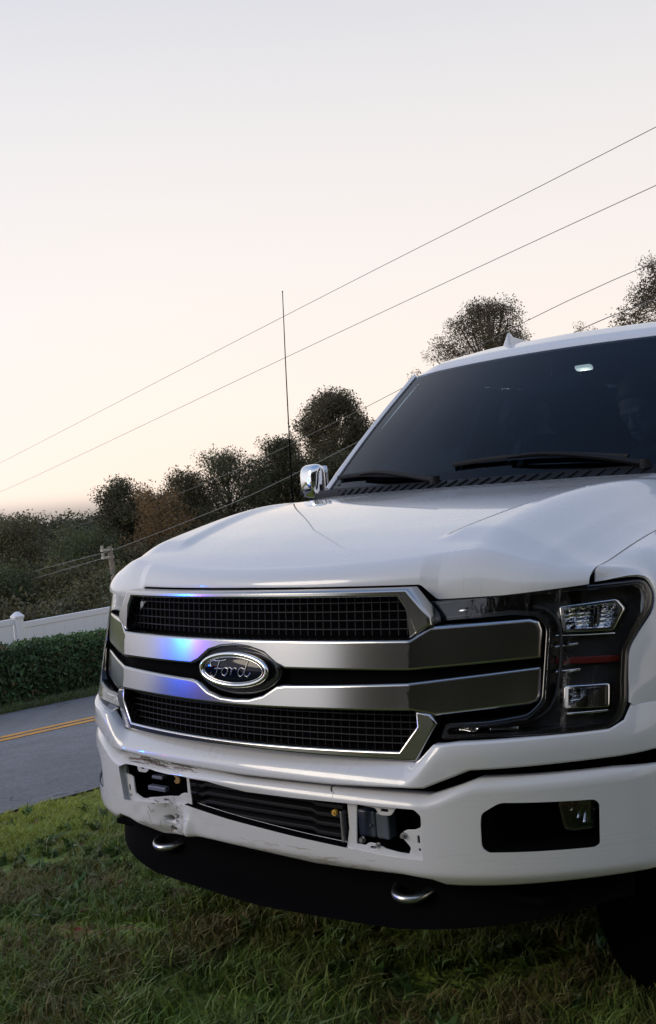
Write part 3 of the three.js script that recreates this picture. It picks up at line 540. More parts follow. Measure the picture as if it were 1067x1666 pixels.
// --- oval emblem with its script
{
  const em = group('emblem', truck), ex = 0, ey = 0.9385, ez = zg(0, 0.94) + 0.022;
  em.position.set(ex, ey, ez); em.rotation.x = -0.10;
  const ell = (a, b, n = 48) => Array.from({ length: n }, (_, i) => [a * Math.cos(i / n * 6.28319), b * Math.sin(i / n * 6.28319)]);
  mesh('surround', ext(ell(0.148, 0.066), { depth: 0.05, bevel: 0.008, seg: 3, max: 0.06, map: (a, b, d) => [a, b, d - 0.014] }), M.gloss, em);
  const ringPts = ell(0.1165, 0.0400, 40).map(([a, b]) => [a, b, 0.002]);
  const ring = tube(ringPts, 0.0068, 90, 10, true); mesh('chrome_ring', ring, M.chrome, em);
  const face = new THREE.SphereGeometry(1, 48, 16, 0, 6.28319, 0, Math.PI / 2).rotateX(Math.PI / 2); face.scale(0.113, 0.0375, 0.010);
  mesh('badge_face', face, phys(C(0.003, 0.005, 0.016), 0.06, 0, { specularIntensity: 0.6 }), em);
  mesh('inner_ring', tube(ell(0.1045, 0.0325, 40).map(([a, b]) => [a, b, 0.0052]), 0.0011, 80, 5, true), M.chrome, em);
  const letters = {          // flowing script, one or more strokes for each letter
    F: [[[-0.074, 0.006], [-0.079, 0.014], [-0.070, 0.021], [-0.052, 0.021], [-0.030, 0.023], [-0.018, 0.026]], [[-0.043, 0.021], [-0.048, 0.006], [-0.056, -0.012], [-0.068, -0.020], [-0.078, -0.015], [-0.074, -0.008]], [[-0.060, 0.001], [-0.048, 0.003], [-0.036, 0.002], [-0.031, 0.006]]],
    o: [[[-0.020, 0.006], [-0.031, 0.000], [-0.034, -0.010], [-0.026, -0.015], [-0.015, -0.009], [-0.012, 0.001], [-0.020, 0.006], [-0.010, 0.004], [-0.003, 0.007]]],
    r: [[[-0.003, 0.007], [0.003, 0.002], [-0.002, -0.013]], [[0.000, -0.004], [0.010, 0.005], [0.018, 0.005], [0.019, 0.001]]],
    d: [[[0.047, 0.004], [0.036, 0.007], [0.027, 0.000], [0.025, -0.010], [0.032, -0.015], [0.043, -0.008], [0.050, 0.006], [0.058, 0.027], [0.050, 0.003], [0.047, -0.011], [0.056, -0.014], [0.068, -0.004]]],
  };
  const zf = (x, y) => 0.010 * Math.sqrt(Math.max(0, 1 - (x / 0.113) ** 2 - (y / 0.0375) ** 2)) + 0.0006;
  for (const strokes of Object.values(letters)) mesh('letter', join(strokes.map(s => tube(s.map(([x, y]) => [x, y, zf(x, y)]), 0.0021, s.length * 6, 6))), std(C(0.36, 0.36, 0.37), 0.25, 1), em);
}

// --- headlamps
const lampC = [[0.500, 1.094], [0.700, 1.113], [0.856, 1.1125], [0.936, 1.113], [0.949, 1.081], [0.949, 1.045], [0.928, 0.996], [0.916, 0.960], [0.916, 0.900], [0.918, 0.848], [0.912, 0.812], [0.894, 0.7935], [0.760, 0.792], [0.562, 0.783], [0.571, 0.820], [0.667, 0.824], [0.752, 0.838], [0.776, 0.866], [0.776, 1.024], [0.756, 1.052], [0.705, 1.0575], [0.549, 1.0465], [0.517, 1.080]];
function headlamp(side) {
  const h = group('headlight', truck), S = g => side > 0 ? g : mirrorX(g), put = (n, g, m) => mesh(n, S(g), m, h);
  const c = roundPoly(lampC, 0.012, 3);
  put('housing', ext(c, { depth: 0.012, bevel: 0.002, map: onLamp(-0.062) }), M.housing);
  put('bezel', ext(c, { holes: [roundPoly(inset(lampC, 0.008), 0.008, 3)], depth: 0.075, bevel: 0.003, map: onLamp(0) }), M.gloss);
  put('lens', ext(roundPoly(inset(lampC, 0.007), 0.008, 3), { depth: 0.004, bevel: 0.0012, map: onLamp(0.001), max: 0.03, crease: 1.2 }), M.lens);
  // the inner rim that follows the C round the bar ends
  const rim = [[0.560, 1.062], [0.705, 1.071], [0.766, 1.064], [0.792, 1.028], [0.792, 0.862], [0.764, 0.826], [0.667, 0.811], [0.60, 0.808]];
  put('inner_rim', tube(rim.map(([x, y]) => [x, y, zh(x, y) - 0.02]), 0.0042, 50, 6), M.housing);
  for (let i = 0; i < 13; i++) { const y = 0.842 + i * 0.0155; put('rib', box(0.014, 0.005, 0.018, 0.806 - 0.004 * (i % 2), y, zh(0.806, y) - 0.035, 0.001), M.trim); }
  // two lamp modules: bright frame, deep bowl, three small optics
  const modules = [[[0.792, 1.069], [0.890, 1.074], [0.904, 1.050], [0.888, 1.004], [0.802, 1.010]], [[0.810, 0.892], [0.886, 0.888], [0.888, 0.836], [0.812, 0.842]]];
  for (const q of modules) {
    const o = roundPoly(q, 0.006, 3), cx = q.reduce((s, p) => s + p[0], 0) / q.length, cy = q.reduce((s, p) => s + p[1], 0) / q.length;
    put('lamp_frame', ext(o, { holes: [inset(o, 0.0055)], depth: 0.03, bevel: 0.002, map: onLamp(-0.016) }), M.chrome);
    put('lamp_bowl', ext(inset(o, 0.004), { depth: 0.004, bevel: 0.001, max: 0.004, map: (a, b, d) => [a, b, zh(a, b) - 0.044 + d - 0.35 * (b - cy) + 0.0035 * Math.cos(a * 330) + 0.003 * Math.cos(b * 360)] }), M.reflector);
    for (let k = 0; k < 3; k++) { const x = cx - 0.026 + k * 0.023, g = new THREE.SphereGeometry(0.0105, 16, 10); g.scale(1, 1.25, 0.8); g.translate(x, cy - 0.002, zh(x, cy) - 0.034); put('optic', g, M.lens); }
    put('shroud', ext([[cx - 0.004, cy - 0.020], [cx + 0.004, cy - 0.020], [cx + 0.004, cy + 0.020], [cx - 0.004, cy + 0.020]], { depth: 0.02, bevel: 0.002, map: onLamp(-0.022) }), M.gloss);
  }
  const barm = (x0, x1, y0, y1, t, off, m, n) => put(n, ext([[x0, y0], [x1, y1], [x1, y1 + t], [x0, y0 + t]], { depth: 0.012, bevel: 0.0015, map: onLamp(off) }), m);
  barm(0.780, 0.886, 1.001, 0.994, 0.0035, -0.03, M.chrome, 'trim_strip'); barm(0.783, 0.824, 0.974, 0.978, 0.005, -0.03, M.chrome, 'trim_strip');
  barm(0.788, 0.831, 0.918, 0.920, 0.006, -0.03, M.chrome, 'trim_strip'); barm(0.812, 0.882, 0.826, 0.824, 0.005, -0.03, M.chrome, 'trim_strip');
  barm(0.785, 0.893, 0.938, 0.931, 0.014, -0.036, M.redLens, 'side_reflector');
  put('daylight_strip', ext(roundPoly([[0.912, 1.103], [0.934, 1.105], [0.942, 1.080], [0.942, 1.047], [0.930, 1.022], [0.929, 1.046], [0.930, 1.078], [0.926, 1.092]], 0.003), { depth: 0.018, bevel: 0.002, map: onLamp(-0.012) }), M.milky);
  put('turn_lamp', ext(roundPoly([[0.580, 0.815], [0.655, 0.814], [0.636, 0.797], [0.574, 0.794]], 0.003), { depth: 0.03, bevel: 0.003, map: (a, b, d) => [a, b, zh(a, b) - 0.02 + d + 0.01 * Math.sin(a * 260)] }), M.reflector);
  barm(0.665, 0.725, 0.801, 0.803, 0.006, -0.02, M.chrome, 'trim_strip');
  put('position_lamp', ext(roundPoly([[0.528, 1.084], [0.610, 1.093], [0.596, 1.068], [0.552, 1.062]], 0.004), { depth: 0.03, bevel: 0.003, map: (a, b, d) => [a, b, zh(a, b) - 0.018 + d + 0.006 * Math.cos(a * 180)] }), M.reflector);
  barm(0.640, 0.646, 1.060, 1.098, 0.004, -0.02, M.housing, 'divider');
}
headlamp(-1); headlamp(1);

// --- painted valance under grille and headlamps
{
  const crease = a => 0.697 + 0.0755 * sstep(0.485, 0.605, Math.abs(a));
  const prof = (a, b) => { const c = crease(a), q = (b - c) / 0.012, up = 0.012 * (q > 18 ? q : Math.log(1 + Math.exp(q))), k = -up * mix(1.27, 0.67, sstep(0.5, 0.62, Math.abs(a))) + (b - c) * 0.12; return k - 0.02 * sstep(0.6, 0.9, Math.abs(a)); };
  const half = [[0, 0.7375], [0.514, 0.7345], [0.535, 0.748], [0.570, 0.781], [0.625, 0.788], [0.760, 0.7895], [0.893, 0.7905], [0.915, 0.806], [0.922, 0.8375], [1.02, 0.8375], [1.16, 0.830], [1.16, 0.728], [0.968, 0.731], [0.906, 0.7275], [0.652, 0.7255], [0.618, 0.7115], [0.547, 0.683], [0.30, 0.671], [0, 0.667]];
  mesh('valance', ext([...half, ...mirrorPts(half).slice(1, -1)], { depth: 0.03, bevel: 0.005, seg: 3, max: 0.011, map: onBumper(0.012, prof), crease: 0.6 }), M.paint, truck);
}
// --- bumper: holes for the fog lamps and the torn-open middle; the passenger side is dented
const bumperCanvas = document.createElement('canvas'); bumperCanvas.width = 2048; bumperCanvas.height = 512;
{
  const g = bumperCanvas.getContext('2d'), R = rng(808), X = x => (x + 1.2) / 2.4 * 2048, Y = y => (1 - (y - 0.42) / 0.34) * 512;
  g.fillStyle = 'rgb(218,217,215)'; g.fillRect(0, 0, 2048, 512);
  for (let i = 0; i < 2600; i++) { const v = R(); g.fillStyle = v < 0.5 ? `rgba(196,190,180,${0.06 + 0.1 * R()})` : `rgba(226,226,226,${0.05 + 0.1 * R()})`; g.beginPath(); g.arc(R() * 2048, R() * 512, 1 + 5 * R() * R(), 0, 6.3); g.fill(); }
  const scratch = (x, y, len, a, w, c) => { g.strokeStyle = c; g.lineWidth = w; g.beginPath(); g.moveTo(X(x), Y(y)); const n = 8; for (let k = 1; k <= n; k++) g.lineTo(X(x + len * k / n * Math.cos(a)) + (R() - 0.5) * 5, Y(y + len * k / n * Math.sin(a)) + (R() - 0.5) * 5); g.stroke(); };
  for (let i = 0; i < 46; i++) scratch(mix(-0.50, -0.27, R()), mix(0.646, 0.668, R()), 0.02 + 0.09 * R(), -0.02 + 0.12 * (R() - 0.5), 0.8 + 2.6 * R(), `rgba(${30 + 60 * R()},${28 + 50 * R()},${30 + 40 * R()},${0.25 + 0.55 * R()})`);
  for (let i = 0; i < 30; i++) scratch(mix(-0.42, -0.24, R()), mix(0.47, 0.545, R()), 0.006 + 0.03 * R(), R() * 6.28, 0.8 + 2.4 * R(), `rgba(40,36,34,${0.2 + 0.5 * R()})`);
  for (let i = 0; i < 30; i++) scratch(mix(-0.1, 0.40, R()), mix(0.462, 0.50, R()), 0.01 + 0.06 * R(), 0.2 * (R() - 0.5), 1 + 2 * R(), `rgba(120,92,60,${0.12 + 0.3 * R()})`);
  scratch(0.272, 0.664, 0.016, -1.1, 3, 'rgba(20,20,20,0.9)'); scratch(0.285, 0.652, 0.018, -1.3, 1.5, 'rgba(40,40,40,0.7)');
  for (let i = 0; i < 160; i++) { g.fillStyle = `rgba(132,112,84,${0.05 + 0.16 * R()})`; g.beginPath(); g.ellipse(X(mix(-0.45, 0.45, R())), Y(0.462 + 0.03 * R() * R()), 3 + 14 * R(), 1 + 4 * R(), 0, 0, 6.3); g.fill(); }
}
const bumperTex = new THREE.CanvasTexture(bumperCanvas); bumperTex.colorSpace = THREE.SRGBColorSpace;
M.bumper = phys(0xffffff, 1, 0, { map: bumperTex, roughnessMap: paintRough, clearcoat: 0.8, clearcoatRoughness: 0.06 });
const bumperUV = (a, b) => [(a + 1.2) / 2.4, (b - 0.42) / 0.34];
const dent = (a, b) => {               // crumpled sheet metal on the passenger side
  const g1 = Math.exp(-(((a + 0.315) / 0.05) ** 2 + ((b - 0.50) / 0.05) ** 2)), g2 = Math.exp(-(((a + 0.40) / 0.12) ** 2 + ((b - 0.66) / 0.02) ** 2)), g3 = Math.exp(-(((a + 0.10) / 0.16) ** 2 + ((b - 0.645) / 0.025) ** 2));
  const fold = Math.exp(-(((a + 0.235) / 0.022) ** 2)) * sstep(0.56, 0.48, b);
  return -0.030 * g1 - 0.014 * g2 + 0.012 * g3 + 0.016 * fold + 0.005 * (vnoise(a * 26, b * 30, 201) - 0.5) * sstep(0.08, 0.3, -a) * sstep(0.62, 0.45, -a);
};
const bumpProf = (a, b) => {
  const t = 0.659 + 0.042 * sstep(0.53, 0.67, Math.abs(a)), q = Math.max(0, b - (t - 0.03)), lo = 0.004 * Math.log(1 + Math.exp((0.479 - b) / 0.004));
  return -18 * q * q - 0.9 * lo + dent(a, b);
};
const fogHole = roundPoly([[0.658, 0.60], [0.662, 0.630], [0.703, 0.656], [0.872, 0.646], [0.882, 0.632], [0.878, 0.537], [0.866, 0.527], [0.672, 0.532], [0.657, 0.546]], 0.012, 4);
{
  const topR = [[0, 0.656], [0.30, 0.659], [0.546, 0.662], [0.617, 0.687], [0.658, 0.703], [0.890, 0.702], [0.966, 0.696], [1.08, 0.690], [1.16, 0.688]];
  const botR = [[1.16, 0.470], [0.954, 0.460], [0.783, 0.457], [0.60, 0.452], [0.568, 0.452], [0.542, 0.465], [0.471, 0.470], [0.357, 0.463], [0.21, 0.457], [0.03, 0.466]];
  const botL = [[-0.15, 0.472], [-0.262, 0.470], [-0.30, 0.452], [-0.37, 0.449], [-0.434, 0.461], [-0.50, 0.482], [-0.542, 0.486], [-0.575, 0.470], [-0.60, 0.458], [-0.783, 0.457], [-0.954, 0.460], [-1.16, 0.470]];
  const topL = [[-1.16, 0.688], [-1.08, 0.690], [-0.966, 0.696], [-0.890, 0.702], [-0.658, 0.703], [-0.617, 0.687], [-0.546, 0.664], [-0.30, 0.668], [-0.12, 0.662]];
  const mid = roundPoly([[-0.535, 0.633], [-0.50, 0.646], [-0.30, 0.641], [-0.245, 0.642], [-0.129, 0.643], [0.006, 0.629], [0.168, 0.630], [0.29, 0.633], [0.52, 0.637], [0.539, 0.620], [0.536, 0.507], [0.42, 0.507], [0.303, 0.513], [0.156, 0.520], [-0.073, 0.535], [-0.237, 0.551], [-0.262, 0.545], [-0.52, 0.528]], 0.008, 3);
  const torn = [[-0.335, 0.500, 0.013, 0.007], [-0.309, 0.507, 0.007, 0.005], [-0.326, 0.470, 0.010, 0.005]].map(([x, y, a, b]) => Array.from({ length: 14 }, (_, i) => [x + a * Math.cos(i / 14 * 6.2832) * (1 + 0.18 * Math.sin(i * 2.3)), y + b * Math.sin(i / 14 * 6.2832)]));   // holes torn through the sheet metal
  const bumper = mesh('front_bumper', ext([...topR, ...botR, ...botL, ...topL], { holes: [fogHole, mirrorPts(fogHole), mid, ...torn], depth: 0.035, bevel: 0.006, seg: 4, max: 0.0105, map: onBumper(0.0, bumpProf), crease: 0.6, uv: bumperUV }), M.bumper, truck);
  // stamped sheet metal left bare on both sides of the middle opening
  const rHole = roundPoly([[0.345, 0.624], [0.400, 0.620], [0.410, 0.604], [0.441, 0.606], [0.456, 0.626], [0.515, 0.629], [0.527, 0.611], [0.521, 0.584], [0.503, 0.576], [0.478, 0.573], [0.465, 0.561], [0.478, 0.549], [0.492, 0.534], [0.483, 0.514], [0.420, 0.521], [0.396, 0.530], [0.371, 0.531], [0.362, 0.5225], [0.335, 0.524]], 0.006, 3);
  const plate = (o, holes) => mesh('bumper_bracket_plate', ext(o, { holes, depth: 0.004, bevel: 0.0012, max: 0.02, map: onBumper(-0.017, dent), uv: bumperUV }), M.bumper, truck);
  const ov = (x, y, a, b, n = 14) => Array.from({ length: n }, (_, i) => [x + a * Math.cos(i / n * 6.283), y + b * Math.sin(i / n * 6.283)]);
  const slot = (x, y, a, b) => roundPoly([[x - a, y - b], [x + a, y - b], [x + a, y + b], [x - a, y + b]], Math.min(a, b) * 0.8, 3);
  plate(roundPoly([[0.318, 0.632], [0.545, 0.641], [0.543, 0.503], [0.306, 0.509], [0.318, 0.56]], 0.006), [rHole, slot(0.425, 0.6155, 0.010, 0.0035), slot(0.512, 0.556, 0.003, 0.009), ov(0.513, 0.532, 0.003, 0.003), slot(0.384, 0.522, 0.007, 0.003)]);
  const lHole = roundPoly([[-0.518, 0.634], [-0.466, 0.640], [-0.456, 0.620], [-0.418, 0.622], [-0.404, 0.636], [-0.290, 0.639], [-0.236, 0.638], [-0.238, 0.583], [-0.264, 0.580], [-0.284, 0.568], [-0.330, 0.562], [-0.415, 0.548], [-0.440, 0.540], [-0.478, 0.553], [-0.484, 0.598], [-0.520, 0.606]], 0.006, 3);
  plate(roundPoly([[-0.548, 0.65], [-0.226, 0.655], [-0.228, 0.543], [-0.262, 0.540], [-0.546, 0.520]], 0.006), [lHole, slot(-0.437, 0.632, 0.008, 0.0035), slot(-0.502, 0.567, 0.003, 0.009), ov(-0.501, 0.545, 0.003, 0.003), slot(-0.345, 0.550, 0.010, 0.003)]);
  const at = (x, y, off) => [wrap(x)[0], y, wrap(x)[1] + off];
  const bolt = (x, y, off, r = 0.006) => { const p = at(x, y, off); mesh('bolt', join([cyl(r * 1.5, 0.003, p[0], p[1], p[2], 'z', 16), cyl(r, 0.008, p[0], p[1], p[2] + 0.004, 'z', 6)]), M.dullMetal, truck); };
  bolt(0.474, 0.562, -0.014, 0.005); bolt(0.512, 0.622, -0.03, 0.004); bolt(0.345, 0.533, -0.03); bolt(0.398, 0.528, -0.02, 0.005);
  // grey sensor module behind the right-hand opening
  mesh('sensor_module', join([box(0.052, 0.066, 0.03, 0.345, 0.566, -0.075), box(0.040, 0.066, 0.034, 0.393, 0.566, -0.077), box(0.006, 0.006, 0.006, 0.362, 0.565, -0.056, 0.002)]), M.module, truck);
  mesh('sensor_bracket', box(0.004, 0.075, 0.02, 0.303, 0.565, -0.025, 0.001), M.dullMetal, truck);
  const clip = at(0.283, 0.597, -0.012); mesh('amber_clip', join([cyl(0.0075, 0.008, ...clip, 'z', 18), cyl(0.003, 0.012, clip[0], clip[1], clip[2] + 0.002, 'z', 10)]), std(C(0.62, 0.36, 0.05), 0.45), truck);
  mesh('torn_bracket', ext(roundPoly([[-0.300, 0.640], [-0.278, 0.636], [-0.268, 0.618], [-0.276, 0.606], [-0.292, 0.603], [-0.296, 0.612], [-0.284, 0.618]], 0.003), { depth: 0.006, bevel: 0.0015, map: (a, b, d) => [a, b, -0.018 + d - 0.8 * (0.64 - b) * 0.3] }), std(C(0.40, 0.24, 0.10), 0.6), truck);
  mesh('parking_sensor', join([box(0.075, 0.014, 0.02, -0.395, 0.573, -0.055, 0.004), box(0.045, 0.010, 0.02, -0.395, 0.604, -0.06, 0.003)]), phys(C(0.16, 0.17, 0.24), 0.3), truck);
  // slats of the lower air intake, each with a small step near its ends
  for (let i = 0; i < 5; i++) {
    const y = 0.536 + i * 0.0235, sh = -0.04 * 0, pts = [[-0.255, y - 0.004], [-0.20, y - 0.004], [-0.184, y + 0.003], [0.19, y + 0.003], [0.206, y - 0.004], [0.29, y - 0.004]];
    const o = [...pts.map(p => [p[0], p[1] + 0.005]), ...pts.slice().reverse().map(p => [p[0], p[1] - 0.005])];
    mesh('intake_slat', ext(o, { depth: 0.03, bevel: 0.002, max: 0.05, map: (a, b, d) => [a, b - 0.055 * a * 0 - 0.25 * d, wrap(a)[1] - 0.036 + d] }), M.trim, truck);
  }
  mesh('intake_lip', ext([[-0.245, 0.5495], [-0.07, 0.5335], [0.156, 0.5185], [0.303, 0.5115], [0.303, 0.518], [0.156, 0.525], [-0.07, 0.540], [-0.245, 0.556]], { depth: 0.055, bevel: 0.002, map: (a, b, d) => [a, b, wrap(a)[1] - 0.006 + d] }), M.black, truck);
  mesh('crash_beam', ext(roundPoly([[-0.86, 0.44], [0.86, 0.44], [0.86, 0.80], [-0.86, 0.80]], 0.02), { depth: 0.03, bevel: 0.004, map: (a, b, d) => [a, b, zb0(a) - 0.105 + d - 0.3 * Math.max(0, Math.abs(a) - 0.7)] }), M.black, truck);
  // fog lamps in dark wells
  for (const s of [-1, 1]) {
    const f = group('fog_lamp', truck), S = g => s > 0 ? g : mirrorX(g);
    mesh('well', S(ext(fogHole.map(([x, y]) => [mix(0.77, x, 1.03), mix(0.59, y, 1.05)]), { holes: [inset(fogHole, 0.009)], depth: 0.10, bevel: 0.001, map: onBumper(-0.014) })), M.black, f);
    mesh('well_back', S(ext(fogHole.map(([x, y]) => [mix(0.77, x, 1.03), mix(0.59, y, 1.05)]), { depth: 0.006, bevel: 0.001, map: onBumper(-0.112) })), M.black, f);
    const lampO = roundPoly([[0.792, 0.640], [0.864, 0.634], [0.866, 0.565], [0.80, 0.565]], 0.018, 4);
    mesh('lamp_lens', S(ext(lampO, { depth: 0.004, bevel: 0.001, map: onBumper(-0.040) })), M.lens, f);
    mesh('lamp_shell', S(ext(lampO.map(([x, y]) => [mix(0.83, x, 1.04), mix(0.6, y, 1.04)]), { holes: [inset(lampO, 0.003)], depth: 0.05, bevel: 0.002, map: onBumper(-0.045) })), M.gloss, f);
    for (let k = 0; k < 5; k++) { const x = 0.802 + k * 0.0135, y = 0.628 - (k % 2) * 0.004; mesh('reflector_facet', S(ext(roundPoly([[x, y], [x + 0.010, y], [x + 0.008, y - 0.022 - 0.012 * ((k * 7) % 3)], [x + 0.003, y - 0.020]], 0.002), { depth: 0.01, bevel: 0.002, map: (a, b, d) => [wrap(a)[0], b, wrap(a)[1] - 0.075 + d - (b - y) * 0.9] })), M.reflector, f); }
  }
  // air dam and tow hooks
  const dam = [[0, 0.425], [0.5, 0.425], [0.80, 0.445], [1.02, 0.455], [1.02, 0.385], [0.80, 0.352], [0.5, 0.328], [0, 0.318]];
  mesh('air_dam', ext([...dam, ...mirrorPts(dam).slice(1, -1)], { depth: 0.012, bevel: 0.003, max: 0.03, map: (a, b, d) => { const [x, z] = wrap(a * 0.87); return [x, b, z - 0.10 + d + 0.06 * sstep(0.36, 0.31, b) + 0.03 * sstep(0.40, 0.34, b)]; } }), M.black, truck);
  mesh('lower_shield', ext([[-0.82, 0.43], [0.82, 0.43], [0.82, 0.50], [-0.82, 0.50]], { depth: 0.01, bevel: 0.002, map: (a, b, d) => [a, b, zb0(a) - 0.07 + d] }), M.black, truck);
  for (const s of [-1, 1]) {
    const p = [[-0.052, 0.01, -0.26], [-0.052, 0.004, -0.10], [-0.050, -0.006, -0.03], [-0.034, -0.012, 0.006], [0, -0.014, 0.018], [0.034, -0.012, 0.006], [0.050, -0.006, -0.03], [0.052, 0.004, -0.10], [0.052, 0.01, -0.26]].map(([x, y, z]) => [s * 0.430 + x * 0.9, 0.409 + y * 1.2, z - 0.09]);
    const g = tube(p, 0.012, 60, 10); mesh('tow_hook', g, std(C(0.55, 0.55, 0.55), 0.3, 1), truck);
  }
}

// --- windscreen, cowl, wipers, pillars, roof
const wsP = (u, v) => { const x = (u * 2 - 1) * mix(0.80, 0.690, v), r = (x / 0.74) ** 2; return [x, mix(1.372, 1.822, v) + 0.012 * v * (1 - r), mix(-1.285, -1.835, v) - 0.125 * r + 0.02 * Math.sin(v * Math.PI)]; };
const wsAt = (x, v, off) => { const u = (x / mix(0.80, 0.690, v) + 1) / 2, p = wsP(u, v); return [p[0], p[1] + off * 0.77, p[2] + off * 0.63]; };
mesh('windscreen', sheet(wsP, 40, 24), M.windscreen, truck);
{
  const frit = (u0, u1, v0, v1, nu, nv) => slab((u, v) => { const U = mix(u0, u1, u), W = mix(v0, v1, v), p = wsP(U, W); return [p[0], p[1] - 0.006, p[2] - 0.006]; }, nu, nv, 0.002);
  const surround = join([frit(0, 1, 0.945, 1, 40, 2), frit(0, 0.022, 0.02, 0.945, 2, 20), frit(0.978, 1, 0.02, 0.945, 2, 20), frit(0, 1, -0.03, 0.075, 40, 3)]);
  mesh('windscreen_border', surround, M.black, truck);
  // cowl: black tray with slanted louvres between hood and glass
  const cowlP = (u, v) => { const x = (u * 2 - 1) * 0.79, r = (x / 0.79) ** 2, z0 = hoodRear(x) - 0.006, p = wsP((x / 0.80 + 1) / 2, 0); return [x, mix(1.338 - 0.02 * r, 1.374, v) - 0.012 * r * (1 - v), mix(z0, p[2] + 0.004, v)]; };
  const cowl = mesh('cowl', slab(cowlP, 40, 4, 0.01), M.trim, truck);
  for (let i = 0; i < 34; i++) { const a = 0.03 + i * 0.0283, q = []; for (let k = 0; k <= 3; k++) { const v = 0.12 + 0.72 * k / 3, p = cowlP(clamp(a + 0.020 * (k / 3 - 0.5) * (a < 0.5 ? 1 : 1)), v); q.push([p[0], p[1] + 0.003, p[2]]); } mesh('louvre', tube(q, 0.0036, 5, 5), M.trim, cowl); }
  function wiper(pts, blade) {
    const w = group('wiper', truck);
    mesh('arm', tapered(pts, 0.012, 0.007, 20, 6), M.trim, w);
    mesh('blade', tube(blade, 0.009, 24, 6), M.rubber, w);
    const c = pts[0]; mesh('pivot', cyl(0.018, 0.03, c[0], c[1], c[2], 'y', 14), M.trim, w);
  }
  const wp = (x, v, o) => wsAt(x, v, o);
  wiper([wp(-0.20, -0.01, 0.012), wp(-0.36, 0.035, 0.022), wp(-0.52, 0.065, 0.03), wp(-0.62, 0.075, 0.022)], [wp(-0.30, 0.035, 0.011), wp(-0.5, 0.07, 0.012), wp(-0.66, 0.085, 0.012), wp(-0.775, 0.08, 0.011)]);
  wiper([wp(0.56, -0.01, 0.012), wp(0.40, 0.05, 0.022), wp(0.20, 0.09, 0.032), wp(0.08, 0.10, 0.022)], [wp(0.50, 0.05, 0.011), wp(0.25, 0.105, 0.014), wp(0.05, 0.115, 0.014), wp(-0.15, 0.10, 0.011)]);
  // A pillars
  for (const s of [-1, 1]) {
    const P = (u, v) => { const p = wsP(1, v), n = [[0.006, 0.002, 0.004], [0.022, 0.010, 0.0], [0.046, 0.004, -0.022], [0.060, -0.006, -0.06]]; const i = Math.min(2, Math.floor(u * 3)), t = u * 3 - i, q = [0, 1, 2].map(k => mix(n[i][k], n[i + 1][k], t)); return [p[0] + q[0] * mix(1.15, 0.9, v), p[1] + q[1], p[2] + q[2]]; };
    const g = slab(P, 9, 24, 0.02, { crease: 1 }); mesh('a_pillar', s > 0 ? g : mirrorX(g), M.paint, truck);
  }
  // roof
  const prof = [[0, 0], [0.012, 0.012], [0.05, 0.036], [0.16, 0.070], [0.36, 0.094], [0.60, 0.104], [1.2, 0.112], [1.7, 0.102], [1.98, 0.080], [2.06, 0.03]];
  const roofP = (u, v) => {
    const U = (u * 2 - 1), t = v * (prof.length - 1), i = Math.min(prof.length - 2, Math.floor(t)), f = t - i, dz = mix(prof[i][0], prof[i + 1][0], f), dy = mix(prof[i][1], prof[i + 1][1], f), aU = Math.abs(U);
    const x = Math.sign(U) * interp([[0, 0], [0.8, 0.58], [0.9, 0.655], [0.96, 0.695], [1, 0.715]], aU) * (1 + 0.03 * Math.min(1, dz)), r = Math.min(1, (x / 0.74) ** 2), roll = interp([[0, 0], [0.5, 0.008], [0.8, 0.026], [0.9, 0.05], [0.96, 0.085], [1, 0.135]], aU), w = sstep(0, 0.30, dz);
    return [x, 1.824 + 0.012 * (1 - r) + dy - roll * w - 0.02 * (1 - w) * sstep(0.8, 1, aU), -1.842 - 0.125 * r * (1 - w * 0.6) - dz];
  };
  mesh('roof', slab(roofP, 60, 54, 0.02, { crease: 1 }), M.paint, truck);
  mesh('roof_lining', slab((u, v) => { const p = roofP(mix(0.06, 0.94, u), mix(0.12, 0.97, v)); return [p[0], p[1] - 0.045, p[2]]; }, 30, 24, 0.01), M.headliner, truck);
  // shark-fin aerial
  const fin = ext(roundPoly([[0.0, 0], [0.012, 0.03], [0.03, 0.062], [0.045, 0.066], [0.06, 0.05], [0.10, 0.018], [0.17, 0.0]], 0.006, 3), { depth: 0.04, bevel: 0.014, seg: 4, max: 0.02, map: (a, b, d) => [-0.30 + (d + 0.02) * (1 - 0.72 * sstep(0, 0.066, b)), 1.884 + b + 0.16 * a, -2.02 - a] });
  mesh('shark_fin_aerial', fin, M.paint, truck);
  // whip aerial on the passenger fender
  const wa = group('whip_aerial', truck); wa.position.set(-0.022, 0, 0.018);
  mesh('mast', tapered([[-0.888, 1.20, -1.33], [-0.882, 1.5, -1.336], [-0.874, 1.85, -1.344], [-0.866, 2.170, -1.354]], 0.0032, 0.0017, 20, 7), M.black, wa);
  mesh('base', join([cyl(0.018, 0.03, -0.888, 1.19, -1.33, 'y', 16, 0.011), cyl(0.006, 0.05, -0.888, 1.22, -1.33, 'y', 12)]), M.black, wa);
  mesh('tip', new THREE.SphereGeometry(0.003, 8, 6).translate(-0.866, 2.170, -1.354), M.black, wa);
}
